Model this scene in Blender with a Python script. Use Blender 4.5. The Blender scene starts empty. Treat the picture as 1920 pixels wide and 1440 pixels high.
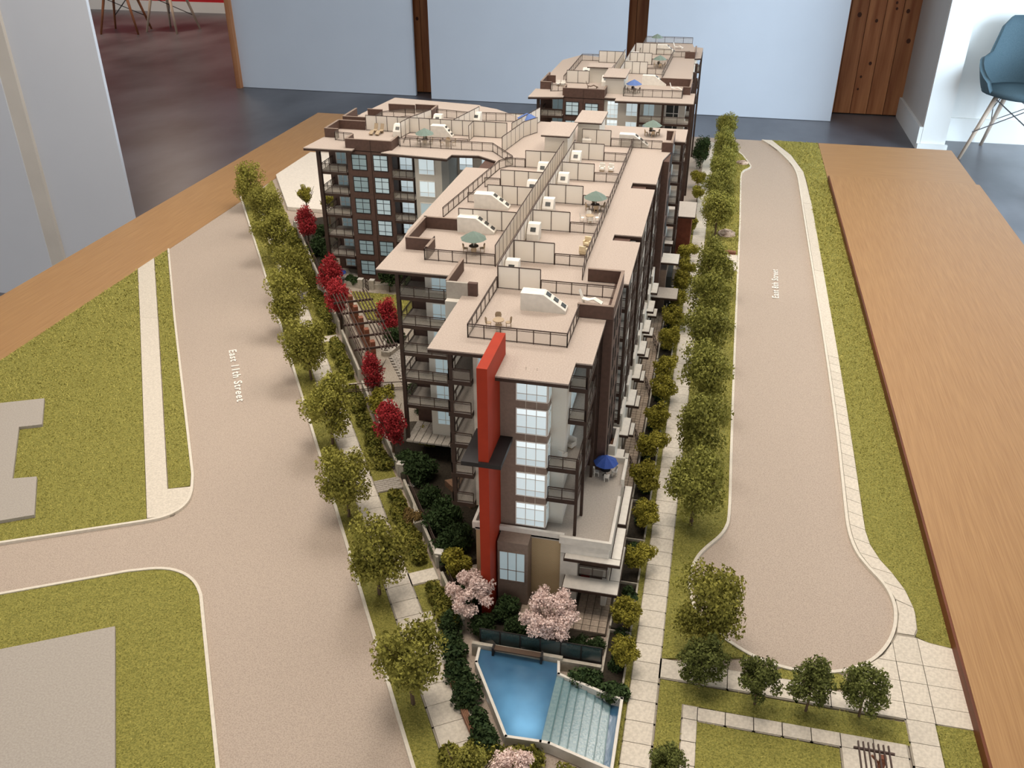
import bpy, math, random
import numpy as np
from mathutils import Vector

random.seed(7); RNG = np.random.default_rng(11)
SC = bpy.context.scene
COL = SC.collection
PI = math.pi
ZT = 0.80          # height of the model's street level above the room floor; everything is lifted by this at the end

# ------------------------------------------------------------------ camera
PITCH = math.atan2(970, 1680); YAW = math.atan2(435, math.hypot(970, 1680))
cam = bpy.data.cameras.new('camera'); cam.sensor_width = 36; cam.lens = 1680 / 1920 * 36
cam.clip_start = .01; cam.clip_end = 60
camo = bpy.data.objects.new('camera', cam); COL.objects.link(camo)
camo.location = (0, 0, .9); camo.rotation_euler = (PI / 2 - PITCH, 0, YAW)
SC.camera = camo

# ------------------------------------------------------------------ light: daylight from the open window side, warm ceiling lamps, some added as fill
SC.view_settings.view_transform = 'Standard'; SC.view_settings.look = 'None'
SC.view_settings.gamma = 1; SC.view_settings.exposure = 0.0
SC.view_settings.use_curve_mapping = False
SC.cycles.max_bounces = 6; SC.cycles.diffuse_bounces = 3; SC.cycles.glossy_bounces = 3; SC.cycles.transparent_max_bounces = 12
wd = bpy.data.worlds.new('daylight'); SC.world = wd; wd.use_nodes = True
bg = wd.node_tree.nodes['Background']; bg.inputs[0].default_value = (.95, .93, .92, 1); bg.inputs[1].default_value = 1.05
LAMPS = [  # x, y, size, watts, colour
    (-.45, 2.10, .66, 14.5, (1, .93, .86)),
    (.45, 2.10, .80, 8.5, (1, .85, .70)),
    (.60, 3.30, .60, 6.5, (1, .86, .72)),
    (-1.70, 2.60, .80, 7.0, (1, .86, .72)),
    (-1.30, 1.05, .60, 6.0, (1, .86, .72)),
    (-.25, .80, .70, 13.5, (1, .87, .74)),  # added overhead to brighten the near end of the model
    (-6.3, 9.6, .6, 34.0, (1, .78, .60)),  # added unseen in the red room to warm its floor
]
CEIL = 1.9
WINDOW_LIGHT = dict(loc=(4.4, 3.9, .55), size=(2.4, 2.0), watts=300.0, col=(.66, .84, 1.0), aim=(1.6, 7.6, -.1))

def lamp_light(x, y, s, w, c):
    l = bpy.data.lights.new('ceiling_lamp_light', 'AREA'); l.shape = 'SQUARE'; l.size = s * .9; l.energy = w; l.color = c
    o = bpy.data.objects.new('ceiling_lamp_light', l); COL.objects.link(o); o.location = (x, y, CEIL - .05); return o
for a in LAMPS: lamp_light(*a)
wl = bpy.data.lights.new('window_daylight', 'AREA'); wl.shape = 'RECTANGLE'
wl.size, wl.size_y = WINDOW_LIGHT['size']; wl.energy = WINDOW_LIGHT['watts']; wl.color = WINDOW_LIGHT['col']
wlo = bpy.data.objects.new('window_daylight', wl); COL.objects.link(wlo); wlo.location = WINDOW_LIGHT['loc']
wlo.rotation_euler = (Vector(WINDOW_LIGHT['aim']) - Vector(WINDOW_LIGHT['loc'])).to_track_quat('-Z', 'Y').to_euler()

# ------------------------------------------------------------------ materials
MATS = {}
def mat(name, col, col2=None, scale=80., rough=.65, bump=0., bscale=None, spec=.3, stretch=(1, 1, 1), emit=None, es=0., detail=3.,
        kind='noise', alpha=1., metal=0., rand=0., lo=.35, hi=.65, coat=0.):
    m = bpy.data.materials.new(name); m.use_nodes = True; nt = m.node_tree; N = nt.nodes; L = nt.links
    p = N['Principled BSDF']; p.inputs['Roughness'].default_value = rough; p.inputs['Specular IOR Level'].default_value = spec
    p.inputs['Metallic'].default_value = metal; p.inputs['Coat Weight'].default_value = coat
    if col2 is None: col2 = tuple(c * .9 for c in col)
    tc = N.new('ShaderNodeTexCoord'); mp = N.new('ShaderNodeMapping'); mp.inputs['Scale'].default_value = stretch
    L.new(tc.outputs['Object'], mp.inputs['Vector'])
    if kind == 'noise':
        t = N.new('ShaderNodeTexNoise'); t.inputs['Scale'].default_value = scale; t.inputs['Detail'].default_value = detail
        out = t.outputs['Fac']
    elif kind == 'wave':       # horizontal lap boards
        t = N.new('ShaderNodeTexWave'); t.wave_type = 'BANDS'; t.bands_direction = 'Z'; t.wave_profile = 'SAW'
        t.inputs['Scale'].default_value = scale; t.inputs['Distortion'].default_value = 0; out = t.outputs['Fac']
    elif kind == 'brick':
        mp.inputs['Rotation'].default_value = (PI / 2, 0, 0)
        t = N.new('ShaderNodeTexBrick'); t.inputs['Scale'].default_value = scale; t.inputs['Mortar Size'].default_value = .04
        t.inputs['Color1'].default_value = (0, 0, 0, 1); t.inputs['Color2'].default_value = (.35, .35, .35, 1); t.inputs['Mortar'].default_value = (1, 1, 1, 1)
        out = t.outputs['Color']
    L.new(mp.outputs['Vector'], t.inputs['Vector'])
    r = N.new('ShaderNodeValToRGB'); r.color_ramp.elements[0].position = lo; r.color_ramp.elements[1].position = hi
    r.color_ramp.elements[0].color = (*col2, 1); r.color_ramp.elements[1].color = (*col, 1)
    L.new(out, r.inputs['Fac']); c = r.outputs['Color']
    if rand:
        oi = N.new('ShaderNodeObjectInfo'); hs = N.new('ShaderNodeHueSaturation'); mr = N.new('ShaderNodeMapRange')
        mr.inputs['To Min'].default_value = 1 - rand; mr.inputs['To Max'].default_value = 1 + rand
        L.new(oi.outputs['Random'], mr.inputs['Value']); L.new(mr.outputs['Result'], hs.inputs['Value']); L.new(c, hs.inputs['Color']); c = hs.outputs['Color']
    L.new(c, p.inputs['Base Color'])
    if bump:
        b = N.new('ShaderNodeBump'); b.inputs['Strength'].default_value = bump; b.inputs['Distance'].default_value = .002
        if bscale:
            t2 = N.new('ShaderNodeTexNoise'); t2.inputs['Scale'].default_value = bscale; t2.inputs['Detail'].default_value = 4
            L.new(mp.outputs['Vector'], t2.inputs['Vector']); L.new(t2.outputs['Fac'], b.inputs['Height'])
        else: L.new(out, b.inputs['Height'])
        L.new(b.outputs['Normal'], p.inputs['Normal'])
    if emit: p.inputs['Emission Color'].default_value = (*emit, 1); p.inputs['Emission Strength'].default_value = es
    if alpha < 1: p.inputs['Alpha'].default_value = alpha
    MATS[name] = m; return m

mat('road', (.48, .40, .335), (.34, .28, .232), 620, .85, .12, detail=4, lo=.3, hi=.58)
mat('turf', (.31, .29, .07), (.16, .158, .034), 420, .9, .5, detail=5)
mat('grass', (.54, .485, .145), (.27, .26, .058), 300, .8, spec=.15, detail=4)
mat('concrete', (.69, .635, .545), (.57, .52, .445), 300, .85, .08, rand=.04)
mat('kerb', (.72, .67, .58), None, 200, .8)
mat('slab_grey', (.42, .385, .345), (.35, .32, .285), 420, .85)
mat('white_slab', (.80, .74, .66), None, 150, .8)
mat('oak', (.42, .245, .105), (.325, .175, .070), 16, .42, .03, stretch=(34, .7, 8), detail=6, lo=.3, hi=.7)
mat('oak_cross', (.42, .245, .105), (.325, .175, .070), 16, .42, .03, stretch=(.7, 34, 8), detail=6, lo=.3, hi=.7)
mat('oak_dark', (.16, .045, .018), (.10, .03, .012), 10, .5, stretch=(8, .6, 4), detail=5)
mat('roof_stucco', (.455, .385, .335), (.375, .315, .275), 520, .9, .12, detail=4)
mat('deck_grey', (.47, .43, .385), (.41, .37, .33), 420, .85)
mat('dark_trim', (.052, .029, .021), (.038, .022, .016), 100, .55)
mat('brown_panel', (.105, .060, .046), (.085, .049, .038), 160, .6)
mat('taupe', (.27, .205, .165), (.235, .18, .145), 250, .7)
mat('cream', (.66, .61, .53), None, 150, .75)
mat('grey_stucco', (.40, .365, .32), None, 200, .8)
mat('white_paint', (.76, .73, .67), None, 120, .6)
mat('siding', (.76, .73, .66), (.52, .50, .45), 230, .7, kind='wave', lo=.05, hi=.3, bump=.3)
mat('siding_blue', (.56, .60, .59), (.38, .42, .42), 230, .7, kind='wave', lo=.05, hi=.3, bump=.3)
mat('brick_tan', (.62, .47, .28), (.48, .36, .21), 150, .85, kind='brick', lo=.2, hi=.9)
mat('fin_red', (.36, .038, .016), (.33, .035, .015), 60, .6, spec=.15)
mat('black', (.022, .019, .020), (.016, .014, .015), 60, .5)
mat('door_red', (.25, .025, .02), None, 80, .5)
mat('red_brown', (.20, .06, .035), (.15, .045, .028), 90, .6)
mat('screen_white', (.90, .86, .80), (.86, .82, .76), 40, .5)
mat('rail', (.06, .038, .030), None, 60, .5)
mat('paver', (.50, .41, .325), (.37, .30, .24), 260, .85, rand=.1)
mat('paver_grey', (.46, .42, .37), (.34, .31, .27), 260, .85)
mat('joint', (.36, .325, .27), None, 200, .9)
mat('joint_dark', (.095, .078, .062), None, 200, .9)
mat('stone', (.52, .48, .41), (.42, .39, .33), 180, .85, .15)
mat('gravel', (.52, .46, .38), (.30, .26, .21), 600, .9, .4)
mat('soil', (.05, .04, .028), (.03, .025, .018), 300, .95, .3)
mat('rust_bed', (.34, .20, .13), (.22, .13, .08), 500, .95, .3)
mat('timber', (.27, .10, .055), (.17, .06, .035), 60, .6, stretch=(1, 1, 6))
mat('timber_dark', (.075, .045, .036), (.05, .03, .025), 80, .6)
mat('bench_wood', (.27, .13, .075), (.19, .09, .05), 120, .6)
mat('rock', (.62, .50, .42), (.25, .18, .14), 90, .9, .5)
mat('water', (.085, .22, .38), (.06, .17, .32), 60, .10, .025, bscale=200, spec=1.0)
mat('water_step', (.22, .33, .355), (.16, .27, .31), 300, .16, .10, bscale=420, spec=.6)
mat('water_shade', (.10, .20, .22), (.08, .17, .19), 200, .2)  # shade beside the step risers, painted as a darker water colour
mat('umbrella_green', (.165, .225, .195), None, 200, .8)
mat('umbrella_blue', (.035, .085, .36), None, 200, .7)
mat('umbrella_sky', (.10, .17, .40), None, 200, .8)
mat('furniture_tan', (.40, .31, .21), None, 200, .7)
mat('furniture_dark', (.10, .065, .045), None, 200, .7)
mat('furniture_cream', (.72, .60, .40), None, 200, .7)
mat('furniture_white', (.82, .79, .73), None, 200, .6)
mat('panel_daylit', (.71, .75, .82), (.69, .73, .80), 3, .55)  # white panels with the blue of daylight mixed into their colour
mat('wall_white', (.84, .84, .82), (.82, .82, .80), 3, .7)
mat('wall_shade', (.62, .58, .54), (.60, .56, .52), 4, .8)  # white wall's side turned from the window, its shade put into the colour
mat('post_cream', (.74, .70, .64), None, 5, .6)
mat('wall_red', (.50, .012, .018), None, 3, .6)
mat('ceiling_white', (.66, .64, .60), None, 3, .9)
mat('cedar', (.56, .245, .105), (.30, .10, .038), 3.2, .5, .05, stretch=(7, 7, .55), detail=6, lo=.3, hi=.7, rand=.14)
mat('knot', (.11, .038, .018), (.05, .016, .008), 60, .6)
mat('chair_shell', (.080, .125, .150), (.066, .108, .132), 160, .85, .1)
mat('chair_wood', (.62, .50, .40), (.50, .39, .30), 20, .5, stretch=(1, 1, .1))
mat('chair_wood_red', (.32, .13, .06), (.24, .09, .04), 20, .5, stretch=(1, 1, .1))
mat('wire', (.45, .45, .46), None, 60, .3, metal=1)
mat('letter', (.90, .86, .80), None, 60, .6)
mat('bark', (.16, .11, .07), (.09, .06, .04), 200, .9)
mat('leaf_olive', (.40, .365, .080), (.155, .165, .030), 120, .75, spec=.15, rand=.12, detail=5)
mat('leaf_green', (.34, .325, .075), (.14, .16, .034), 120, .75, spec=.15, rand=.12, detail=5)
mat('leaf_mid', (.185, .20, .055), (.075, .10, .026), 120, .75, spec=.15, rand=.12, detail=5)
mat('leaf_yellow', (.42, .365, .058), (.16, .16, .022), 120, .75, spec=.15, rand=.12, detail=5)
mat('leaf_dark', (.062, .098, .034), (.022, .045, .016), 120, .75, spec=.15, rand=.2, detail=5)
mat('leaf_hedge', (.25, .23, .045), (.09, .10, .017), 120, .75, spec=.15, rand=.1, detail=5)
mat('leaf_red', (.56, .060, .066), (.27, .02, .028), 120, .75, spec=.15, rand=.12, detail=5)
mat('leaf_pink', (.97, .82, .76), (.80, .60, .55), 160, .75, spec=.15, detail=5)
mat('leaf_brown', (.27, .18, .06), (.14, .09, .03), 160, .8)
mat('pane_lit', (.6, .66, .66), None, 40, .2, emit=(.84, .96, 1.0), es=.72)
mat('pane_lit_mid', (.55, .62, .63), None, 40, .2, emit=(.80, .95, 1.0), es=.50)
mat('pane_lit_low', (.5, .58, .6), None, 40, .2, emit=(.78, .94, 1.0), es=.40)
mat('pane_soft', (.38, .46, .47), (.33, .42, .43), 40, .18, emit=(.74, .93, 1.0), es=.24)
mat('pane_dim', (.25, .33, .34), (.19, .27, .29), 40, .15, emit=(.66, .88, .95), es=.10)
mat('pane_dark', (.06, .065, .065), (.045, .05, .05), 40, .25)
mat('frame_white', (.84, .82, .77), None, 60, .6)
mat('frame_black', (.025, .022, .022), None, 60, .5)
mat('lamp_glow', (.9, .9, .9), None, 10, .6, emit=(1, .93, .82), es=3.0)

# floor: dark blotched polished concrete
m = mat('floor', (.20, .20, .222), (.09, .09, .102), 1.8, .36, .06, stretch=(1, .55, 1), detail=9, bscale=14, spec=.45)

def glass_mat(name, tint, fac):
    m = bpy.data.materials.new(name); m.use_nodes = True; nt = m.node_tree; N = nt.nodes; L = nt.links
    p = N['Principled BSDF']; p.inputs['Base Color'].default_value = (*tint, 1); p.inputs['Roughness'].default_value = .1
    t = N.new('ShaderNodeTexNoise'); t.inputs['Scale'].default_value = 30
    mr = N.new('ShaderNodeMapRange'); mr.inputs['To Min'].default_value = fac * .9; mr.inputs['To Max'].default_value = fac * 1.1
    tr = N.new('ShaderNodeBsdfTransparent'); mx = N.new('ShaderNodeMixShader')
    L.new(t.outputs['Fac'], mr.inputs['Value']); L.new(mr.outputs['Result'], mx.inputs['Fac'])
    L.new(tr.outputs[0], mx.inputs[1]); L.new(p.outputs[0], mx.inputs[2]); L.new(mx.outputs[0], N['Material Output'].inputs['Surface'])
    MATS[name] = m
def translucent(name, col, f):
    m = MATS[name]; N = m.node_tree.nodes; L = m.node_tree.links; tl = N.new('ShaderNodeBsdfTranslucent'); tl.inputs[0].default_value = (*col, 1); mx = N.new('ShaderNodeMixShader'); mx.inputs[0].default_value = f
    L.new(N['Principled BSDF'].outputs[0], mx.inputs[1]); L.new(tl.outputs[0], mx.inputs[2]); L.new(mx.outputs[0], N['Material Output'].inputs['Surface'])
translucent('water', (.62, .82, .92), .42)
# frosted screen sheets pass light through
translucent('screen_white', (.88, .84, .78), .5)
glass_mat('glass', (.45, .42, .36), .22)
glass_mat('glass_screen', (.74, .70, .64), .55)
glass_mat('glass_teal', (.05, .10, .11), .6)

# ------------------------------------------------------------------ mesh helpers
class MB:
    def __init__(s): s.v = []; s.f = []
    def box(s, x0, x1, y0, y1, z0, z1):
        b = len(s.v); s.v += [(x0, y0, z0), (x1, y0, z0), (x1, y1, z0), (x0, y1, z0), (x0, y0, z1), (x1, y0, z1), (x1, y1, z1), (x0, y1, z1)]
        s.f += [tuple(b + i for i in q) for q in ((3, 2, 1, 0), (4, 5, 6, 7), (0, 1, 5, 4), (1, 2, 6, 5), (2, 3, 7, 6), (3, 0, 4, 7))]; return s
    def prism(s, poly, z0, z1):
        a = sum(poly[i][0] * poly[(i + 1) % len(poly)][1] - poly[(i + 1) % len(poly)][0] * poly[i][1] for i in range(len(poly)))
        if a < 0: poly = poly[::-1]
        n = len(poly); b = len(s.v)
        s.v += [(x, y, z0) for x, y in poly] + [(x, y, z1) for x, y in poly]
        s.f.append(tuple(b + n - 1 - i for i in range(n))); s.f.append(tuple(b + n + i for i in range(n)))
        s.f += [(b + i, b + (i + 1) % n, b + n + (i + 1) % n, b + n + i) for i in range(n)]; return s
    def bar(s, p, q, w, h=None):        # square bar between two points
        h = h or w; p = Vector(p); q = Vector(q); d = (q - p).normalized()
        up = Vector((0, 0, 1)) if abs(d.z) < .95 else Vector((1, 0, 0))
        a = d.cross(up).normalized(); c = a.cross(d).normalized(); b = len(s.v)
        for e in (p, q):
            for i, j in ((-1, -1), (1, -1), (1, 1), (-1, 1)): s.v.append(tuple(e + a * (i * w / 2) + c * (j * h / 2)))
        s.f += [tuple(b + i for i in k) for k in ((3, 2, 1, 0), (4, 5, 6, 7), (0, 1, 5, 4), (1, 2, 6, 5), (2, 3, 7, 6), (3, 0, 4, 7))]; return s
    def tube(s, pts, rad, n=8):
        pts = [Vector(p) for p in pts]; rs = rad if isinstance(rad, (list, tuple)) else [rad] * len(pts); b = len(s.v)
        for k, p in enumerate(pts):
            d = (pts[min(k + 1, len(pts) - 1)] - pts[max(k - 1, 0)]).normalized()
            up = Vector((0, 0, 1)) if abs(d.z) < .9 else Vector((1, 0, 0)); a = d.cross(up).normalized(); c = a.cross(d)
            for i in range(n):
                t = 2 * PI * i / n; s.v.append(tuple(p + (a * math.cos(t) + c * math.sin(t)) * rs[k]))
        for k in range(len(pts) - 1):
            for i in range(n):
                j = (i + 1) % n; s.f.append((b + k * n + i, b + k * n + j, b + k * n + n + j, b + k * n + n + i))
        s.f.append(tuple(b + i for i in range(n))[::-1]); s.f.append(tuple(b + (len(pts) - 1) * n + i for i in range(n))); return s
    def lathe(s, prof, n=16, c=(0, 0)):
        b = len(s.v)
        for r, z in prof:
            for i in range(n):
                t = 2 * PI * i / n; s.v.append((c[0] + r * math.cos(t), c[1] + r * math.sin(t), z))
        for k in range(len(prof) - 1):
            for i in range(n):
                j = (i + 1) % n; s.f.append((b + k * n + i, b + k * n + j, b + k * n + n + j, b + k * n + n + i))
        s.f.append(tuple(b + i for i in range(n))[::-1]); s.f.append(tuple(b + (len(prof) - 1) * n + i for i in range(n))); return s
    def mesh(s, name, m, smooth=False):
        me = bpy.data.meshes.new(name); me.from_pydata(s.v, [], s.f); me.materials.append(MATS[m])
        if smooth: me.polygons.foreach_set('use_smooth', [True] * len(me.polygons))
        me.update(); return me
    def build(s, name, m, parent=None, smooth=False, **k):
        a = np.array(s.v); lo = a.min(0); hi = a.max(0); o = np.array([(lo[0] + hi[0]) / 2, (lo[1] + hi[1]) / 2, lo[2]])
        s.v = [tuple(p) for p in (a - o)]
        return place(name, s.mesh(name, m, smooth), o, parent, **k)

ABS = {}
def place(name, me, loc, parent=None, rz=0., sc=None, rot=None, **k):
    o = bpy.data.objects.new(name, me); COL.objects.link(o)
    ABS[o] = tuple(loc)
    if parent is not None:
        o.parent = parent; pl = ABS[parent]; loc = tuple(loc[i] - pl[i] for i in range(3))
    o.location = loc; o.rotation_euler = rot or (0, 0, rz)
    if sc is not None: o.scale = (sc, sc, sc) if not hasattr(sc, '__len__') else sc
    for a, v in k.items():
        if v is not None: o[a] = v
    return o
def empty(name, loc, label, category, group=None, rz=0., **k):
    return place(name, None, loc, None, rz, label=label, category=category, group=group, **k)
def kid(name, me, parent, loc=(0, 0, 0), rz=0., sc=None):     # child in the parent's own frame
    o = bpy.data.objects.new(name, me); COL.objects.link(o); o.parent = parent; o.location = loc; o.rotation_euler = (0, 0, rz)
    if sc is not None: o.scale = sc if hasattr(sc, '__len__') else (sc,) * 3
    return o
BX = {}
def boxmesh(dx, dy, dz, m):            # cached box, origin at the middle of its base
    k = (round(dx, 5), round(dy, 5), round(dz, 5), m)
    if k not in BX: BX[k] = MB().box(-dx / 2, dx / 2, -dy / 2, dy / 2, 0, dz).mesh('box', m)
    return BX[k]
def bx(name, x0, x1, y0, y1, z0, z1, m, parent=None, **k):
    return place(name, boxmesh(x1 - x0, y1 - y0, z1 - z0, m), ((x0 + x1) / 2, (y0 + y1) / 2, z0), parent, **k)
def struct(o, label, cat): o['kind'] = 'structure'; o['label'] = label; o['category'] = cat; return o
ORD = ['first', 'second', 'third', 'fourth', 'fifth', 'sixth', 'seventh', 'eighth', 'ninth', 'tenth', 'eleventh', 'twelfth', 'thirteenth',
       'fourteenth', 'fifteenth', 'sixteenth', 'seventeenth', 'eighteenth', 'nineteenth', 'twentieth']
NV = np.array([.845, .535]); UV = np.array([-.535, .845])     # across / along East 11th Street
def st(s, t): return (float(UV[0] * s + NV[0] * t), float(UV[1] * s + NV[1] * t))
# ================================================================== ROOM
FZ = -ZT
struct(bx('floor', -11, 6, -3, 13, FZ - .05, FZ, 'floor'), 'dark blotched polished floor of the showroom', 'floor')
struct(bx('ceiling', -11, 6, -3, 13, CEIL, CEIL + .05, 'ceiling_white'), 'white ceiling above the display table', 'ceiling')
# back wall of cedar boards, white panels stand in front of it
wb = bx('wall_back', -4.20, 1.42, 7.66, 7.76, FZ, CEIL, 'knot')
struct(wb, 'wall clad in knotty red cedar boards behind the white panels', 'wall')
def cedar(x0, x1, n, knots):
    w = (x1 - x0) / n
    for i in range(n):
        p = bx('plank', x0 + i * w + .002, x0 + (i + 1) * w - .002, 7.63, 7.66, FZ + .01, CEIL, 'cedar', wb)
        for k in range(knots):
            a, c = random.uniform(.2, .8), random.uniform(FZ + .1, .9)
            r = random.uniform(.006, .016)
            kid('knot', KNOT, p, ((a - .5) * w, -.0155, c - (FZ + .01)), 0, (r, 1, r * 1.2))
mk = MB(); mk.v = [(math.cos(t * PI / 5), 0, math.sin(t * PI / 5)) for t in range(10)]; mk.f = [tuple(range(10))]
KNOT = mk.mesh('knot', 'knot')
cedar(.78, 1.40, 5, 4); cedar(-2.60, -2.28, 3, 1); cedar(-.80, -.40, 4, 1); cedar(-4.19, -4.08, 1, 0)
for nm, x0, x1, y0, lab in (('wall_back_left', -4.13, -2.525, 7.50, 'white wall panel beside the opening to the red room'),
                            ('wall_back_middle', -2.36, -.745, 7.42, 'middle white wall panel between two narrow cedar strips'),
                            ('wall_back_right', -.585, .862, 7.35, 'white wall panel beside the wide knotty cedar strip')):
    struct(bx(nm, x0, x1, y0, y0 + .04, FZ + .003, CEIL, 'panel_daylit'), lab, 'wall')
wr = bx('wall_right', 1.40, 1.56, 6.68, 8.2, FZ, CEIL, 'wall_white'); struct(wr, 'white wall end projecting beside the cedar boards', 'wall')
bx('wall_shade_face', 1.396, 1.402, 6.70, 7.63, FZ, CEIL, 'wall_shade', wr)  # sheet coloured as the shaded side of the white wall
struct(bx('baseboard_right', 1.375, 1.398, 6.68, 7.62, FZ, FZ + .15, 'wall_white'), 'low baseboard along the shaded side of the wall end', 'baseboard')
struct(bx('baseboard_front', 1.38, 1.575, 6.655, 6.68, FZ, FZ + .04, 'wall_white'), 'white foot board across the projecting wall end', 'baseboard')
struct(bx('wall_niche', 1.56, 4.2, 6.98, 7.1, FZ, CEIL, 'wall_white'), 'bright white wall behind the blue armchair', 'wall')
struct(bx('baseboard_niche', 1.56, 4.2, 6.955, 6.98, FZ, FZ + .16, 'wall_white'), 'white baseboard behind the blue armchair', 'baseboard')
wlft = bx('wall_left', -2.745, -2.36, 3.20, 3.215, FZ, CEIL, 'panel_daylit'); struct(wlft, 'white partition panel tinted daylight blue beyond the oak table edge', 'wall')
struct(bx('trim_1', -2.815, -2.745, 3.185, 3.24, FZ, CEIL, 'post_cream'), 'cream upright post on the partition at the picture edge', 'trim')
struct(bx('wall_left_end', -3.9, -2.815, 3.18, 3.24, FZ, CEIL, 'panel_daylit'), 'white partition beyond the cream post', 'wall')
struct(bx('wall_far', -11, -4.2, 11.72, 11.8, FZ, CEIL, 'wall_red'), 'red wall of the room beyond the opening', 'wall')
struct(bx('baseboard_far', -11, -4.2, 11.69, 11.72, FZ, FZ + .13, 'wall_white'), 'cream baseboard under the red wall', 'baseboard')
struct(bx('trim_2', -4.17, -4.13, 7.45, 7.66, FZ, CEIL, 'cedar'), 'thin dark cedar edge beside the opening', 'trim')

# unseen ceiling lamps, the last ones added as fill (light is set at the top)
for i, (x, y, s, w, c) in enumerate(LAMPS):
    e = empty('ceiling_lamp', (x, y, CEIL - .04), 'square warm ceiling lamp out of view, %s fitted' % ORD[i], 'lamp', 'ceiling lamps')
    bx('diffuser', x - s * .45, x + s * .45, y - s * .45, y + s * .45, CEIL - .03, CEIL - .02, 'lamp_glow', e)
    f = MB()
    for a, b, c0, d in ((-.5, .5, -.5, -.45), (-.5, .5, .45, .5), (-.5, -.45, -.45, .45), (.45, .5, -.45, .45)):
        f.box(x + a * s, x + b * s, y + c0 * s, y + d * s, CEIL - .04, CEIL)
    f.build('frame', 'white_paint', e)

# blue armchair
def armchair(loc, rz):
    e = empty('armchair', loc, 'blue-grey upholstered shell armchair on pale wooden legs by the white wall', 'chair', rz=rz)
    n, k = 28, 14; v = []; f = []
    def shell(off):
        P = []
        for j in range(k + 1):
            for i in range(n + 1):
                a = -PI * .80 + 2 * PI * .80 * i / n     # a = 0 at the back
                q = j / k
                back = max(0, math.cos(a * .62)) ; front = abs(a) / (PI * .8)
                t_ = min(1, max(0, (1.32 - abs(a)) / .36)); top = .615 + .235 * t_ * t_ * (3 - 2 * t_) - .15 * max(0, abs(a) - 1.75)
                if q < .45: r = .02 + (q / .45) * .235; z = .405 + .02 * (q / .45) ** 2
                else: r = .255 + .05 * ((q - .45) / .55) ** .7; z = .425 + (top - .425) * ((q - .45) / .55)
                r -= off; z += off * .6
                P.append((r * math.sin(a) * 1.05, r * math.cos(a) * .98, z))
        return P
    A = shell(0); B = shell(.022); v = A + B; N = len(A); w = n + 1
    for j in range(k):
        for i in range(n):
            q = (j * w + i, j * w + i + 1, (j + 1) * w + i + 1, (j + 1) * w + i)
            f.append(q[::-1]); f.append(tuple(N + t for t in q))
    for i in range(n): f.append((k * w + i, k * w + i + 1, N + k * w + i + 1, N + k * w + i))
    for j in range(k):
        f.append((j * w, (j + 1) * w, N + (j + 1) * w, N + j * w)); f.append((j * w + n, N + j * w + n, N + (j + 1) * w + n, (j + 1) * w + n))
    mb = MB(); mb.v = v; mb.f = f; kid('shell', mb.mesh('shell', 'chair_shell', True), e)
    kid('seat_pad', MB().lathe([(.05, .40), (.20, .405), (.27, .425), (.26, .45), (.1, .455), (.01, .455)], 24).mesh('seat', 'chair_shell', True), e)
    for sx in (-1, 1):
        for sy in (-1, 1):
            kid('leg', MB().tube([(sx * .14, sy * .13, .41), (sx * .25, sy * .23, 0)], [.017, .011], 8).mesh('leg', 'chair_wood', True), e)
    b = MB()
    for s0 in (-1, 1):
        b.bar((s0 * .15, -.14, .40), (s0 * .215, .20, .18), .006); b.bar((s0 * .15, .14, .40), (s0 * .215, -.20, .18), .006)
        b.bar((-.15, s0 * .14, .40), (.215, s0 * .20, .18), .006); b.bar((.15, s0 * .14, .40), (-.215, s0 * .20, .18), .006)
    kid('wire_brace', b.mesh('brace', 'wire'), e)
armchair((1.95, 6.56, FZ), -.50)
# two dining chairs seen as legs in the far room
def far_chair(loc, rz, lab, m):
    e = empty('dining_chair', loc, lab, 'chair', 'dining chairs in the red room', rz)
    kid('seat', MB().lathe([(.01, .44), (.19, .445), (.21, .46), (.20, .475), (.01, .47)], 16).mesh('seat', 'furniture_dark', True), e)
    kid('backrest', MB().prism([(-.18, .16), (.18, .16), (.16, .20), (-.16, .20)], .46, .82).mesh('back', 'furniture_dark'), e)
    for sx in (-1, 1):
        for sy in (-1, 1):
            kid('leg', MB().tube([(sx * .12, sy * .12, .45), (sx * .22, sy * .21, 0)], [.018, .012], 8).mesh('leg', m, True), e)
    b = MB(); b.bar((-.13, -.13, .38), (.19, .19, .15), .008); b.bar((.13, -.13, .38), (-.19, .19, .15), .008); kid('wire_brace', b.mesh('brace', 'frame_black'), e)
far_chair((-6.95, 10.05, FZ), .2, 'dining chair with reddish wooden legs nearest the partition', 'chair_wood_red')
far_chair((-6.45, 10.25, FZ), -.15, 'dining chair with pale wooden legs beside the red wall', 'chair_wood')

# ================================================================== TABLE
tb = empty('display_table', (-.4, 2, FZ), 'long oak display table carrying the street model', 'table')
bx('apron', -1.60, .80, .25, 3.50, FZ + .02, -.045, 'oak_dark', tb)
bx('side_board', -1.64, -1.41, .2, 3.575, -.04, .001, 'oak', tb, label='left oak border board, flush with the model')
rb = bx('side_board', .385, .845, .1, 3.055, -.04, .020, 'oak', tb, label='wide raised oak border board')
bx('edge_strip', .3815, .3855, .1, 3.055, -.002, .0192, 'oak_dark', tb, label='dark reddish inner edge of the raised board')
bx('end_board', .3845, .852, 3.056, 3.53, -.04, .003, 'oak_cross', tb, label='cross-grained oak board at the far end')
bx('end_board', -1.41, -1.0, 3.44, 3.575, -.04, .0005, 'oak_cross', tb)
struct(bx('road', -1.41, .384, .2, 3.53, -.04, 0, 'road'), 'pale grey street surface of the model', 'road')

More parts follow.
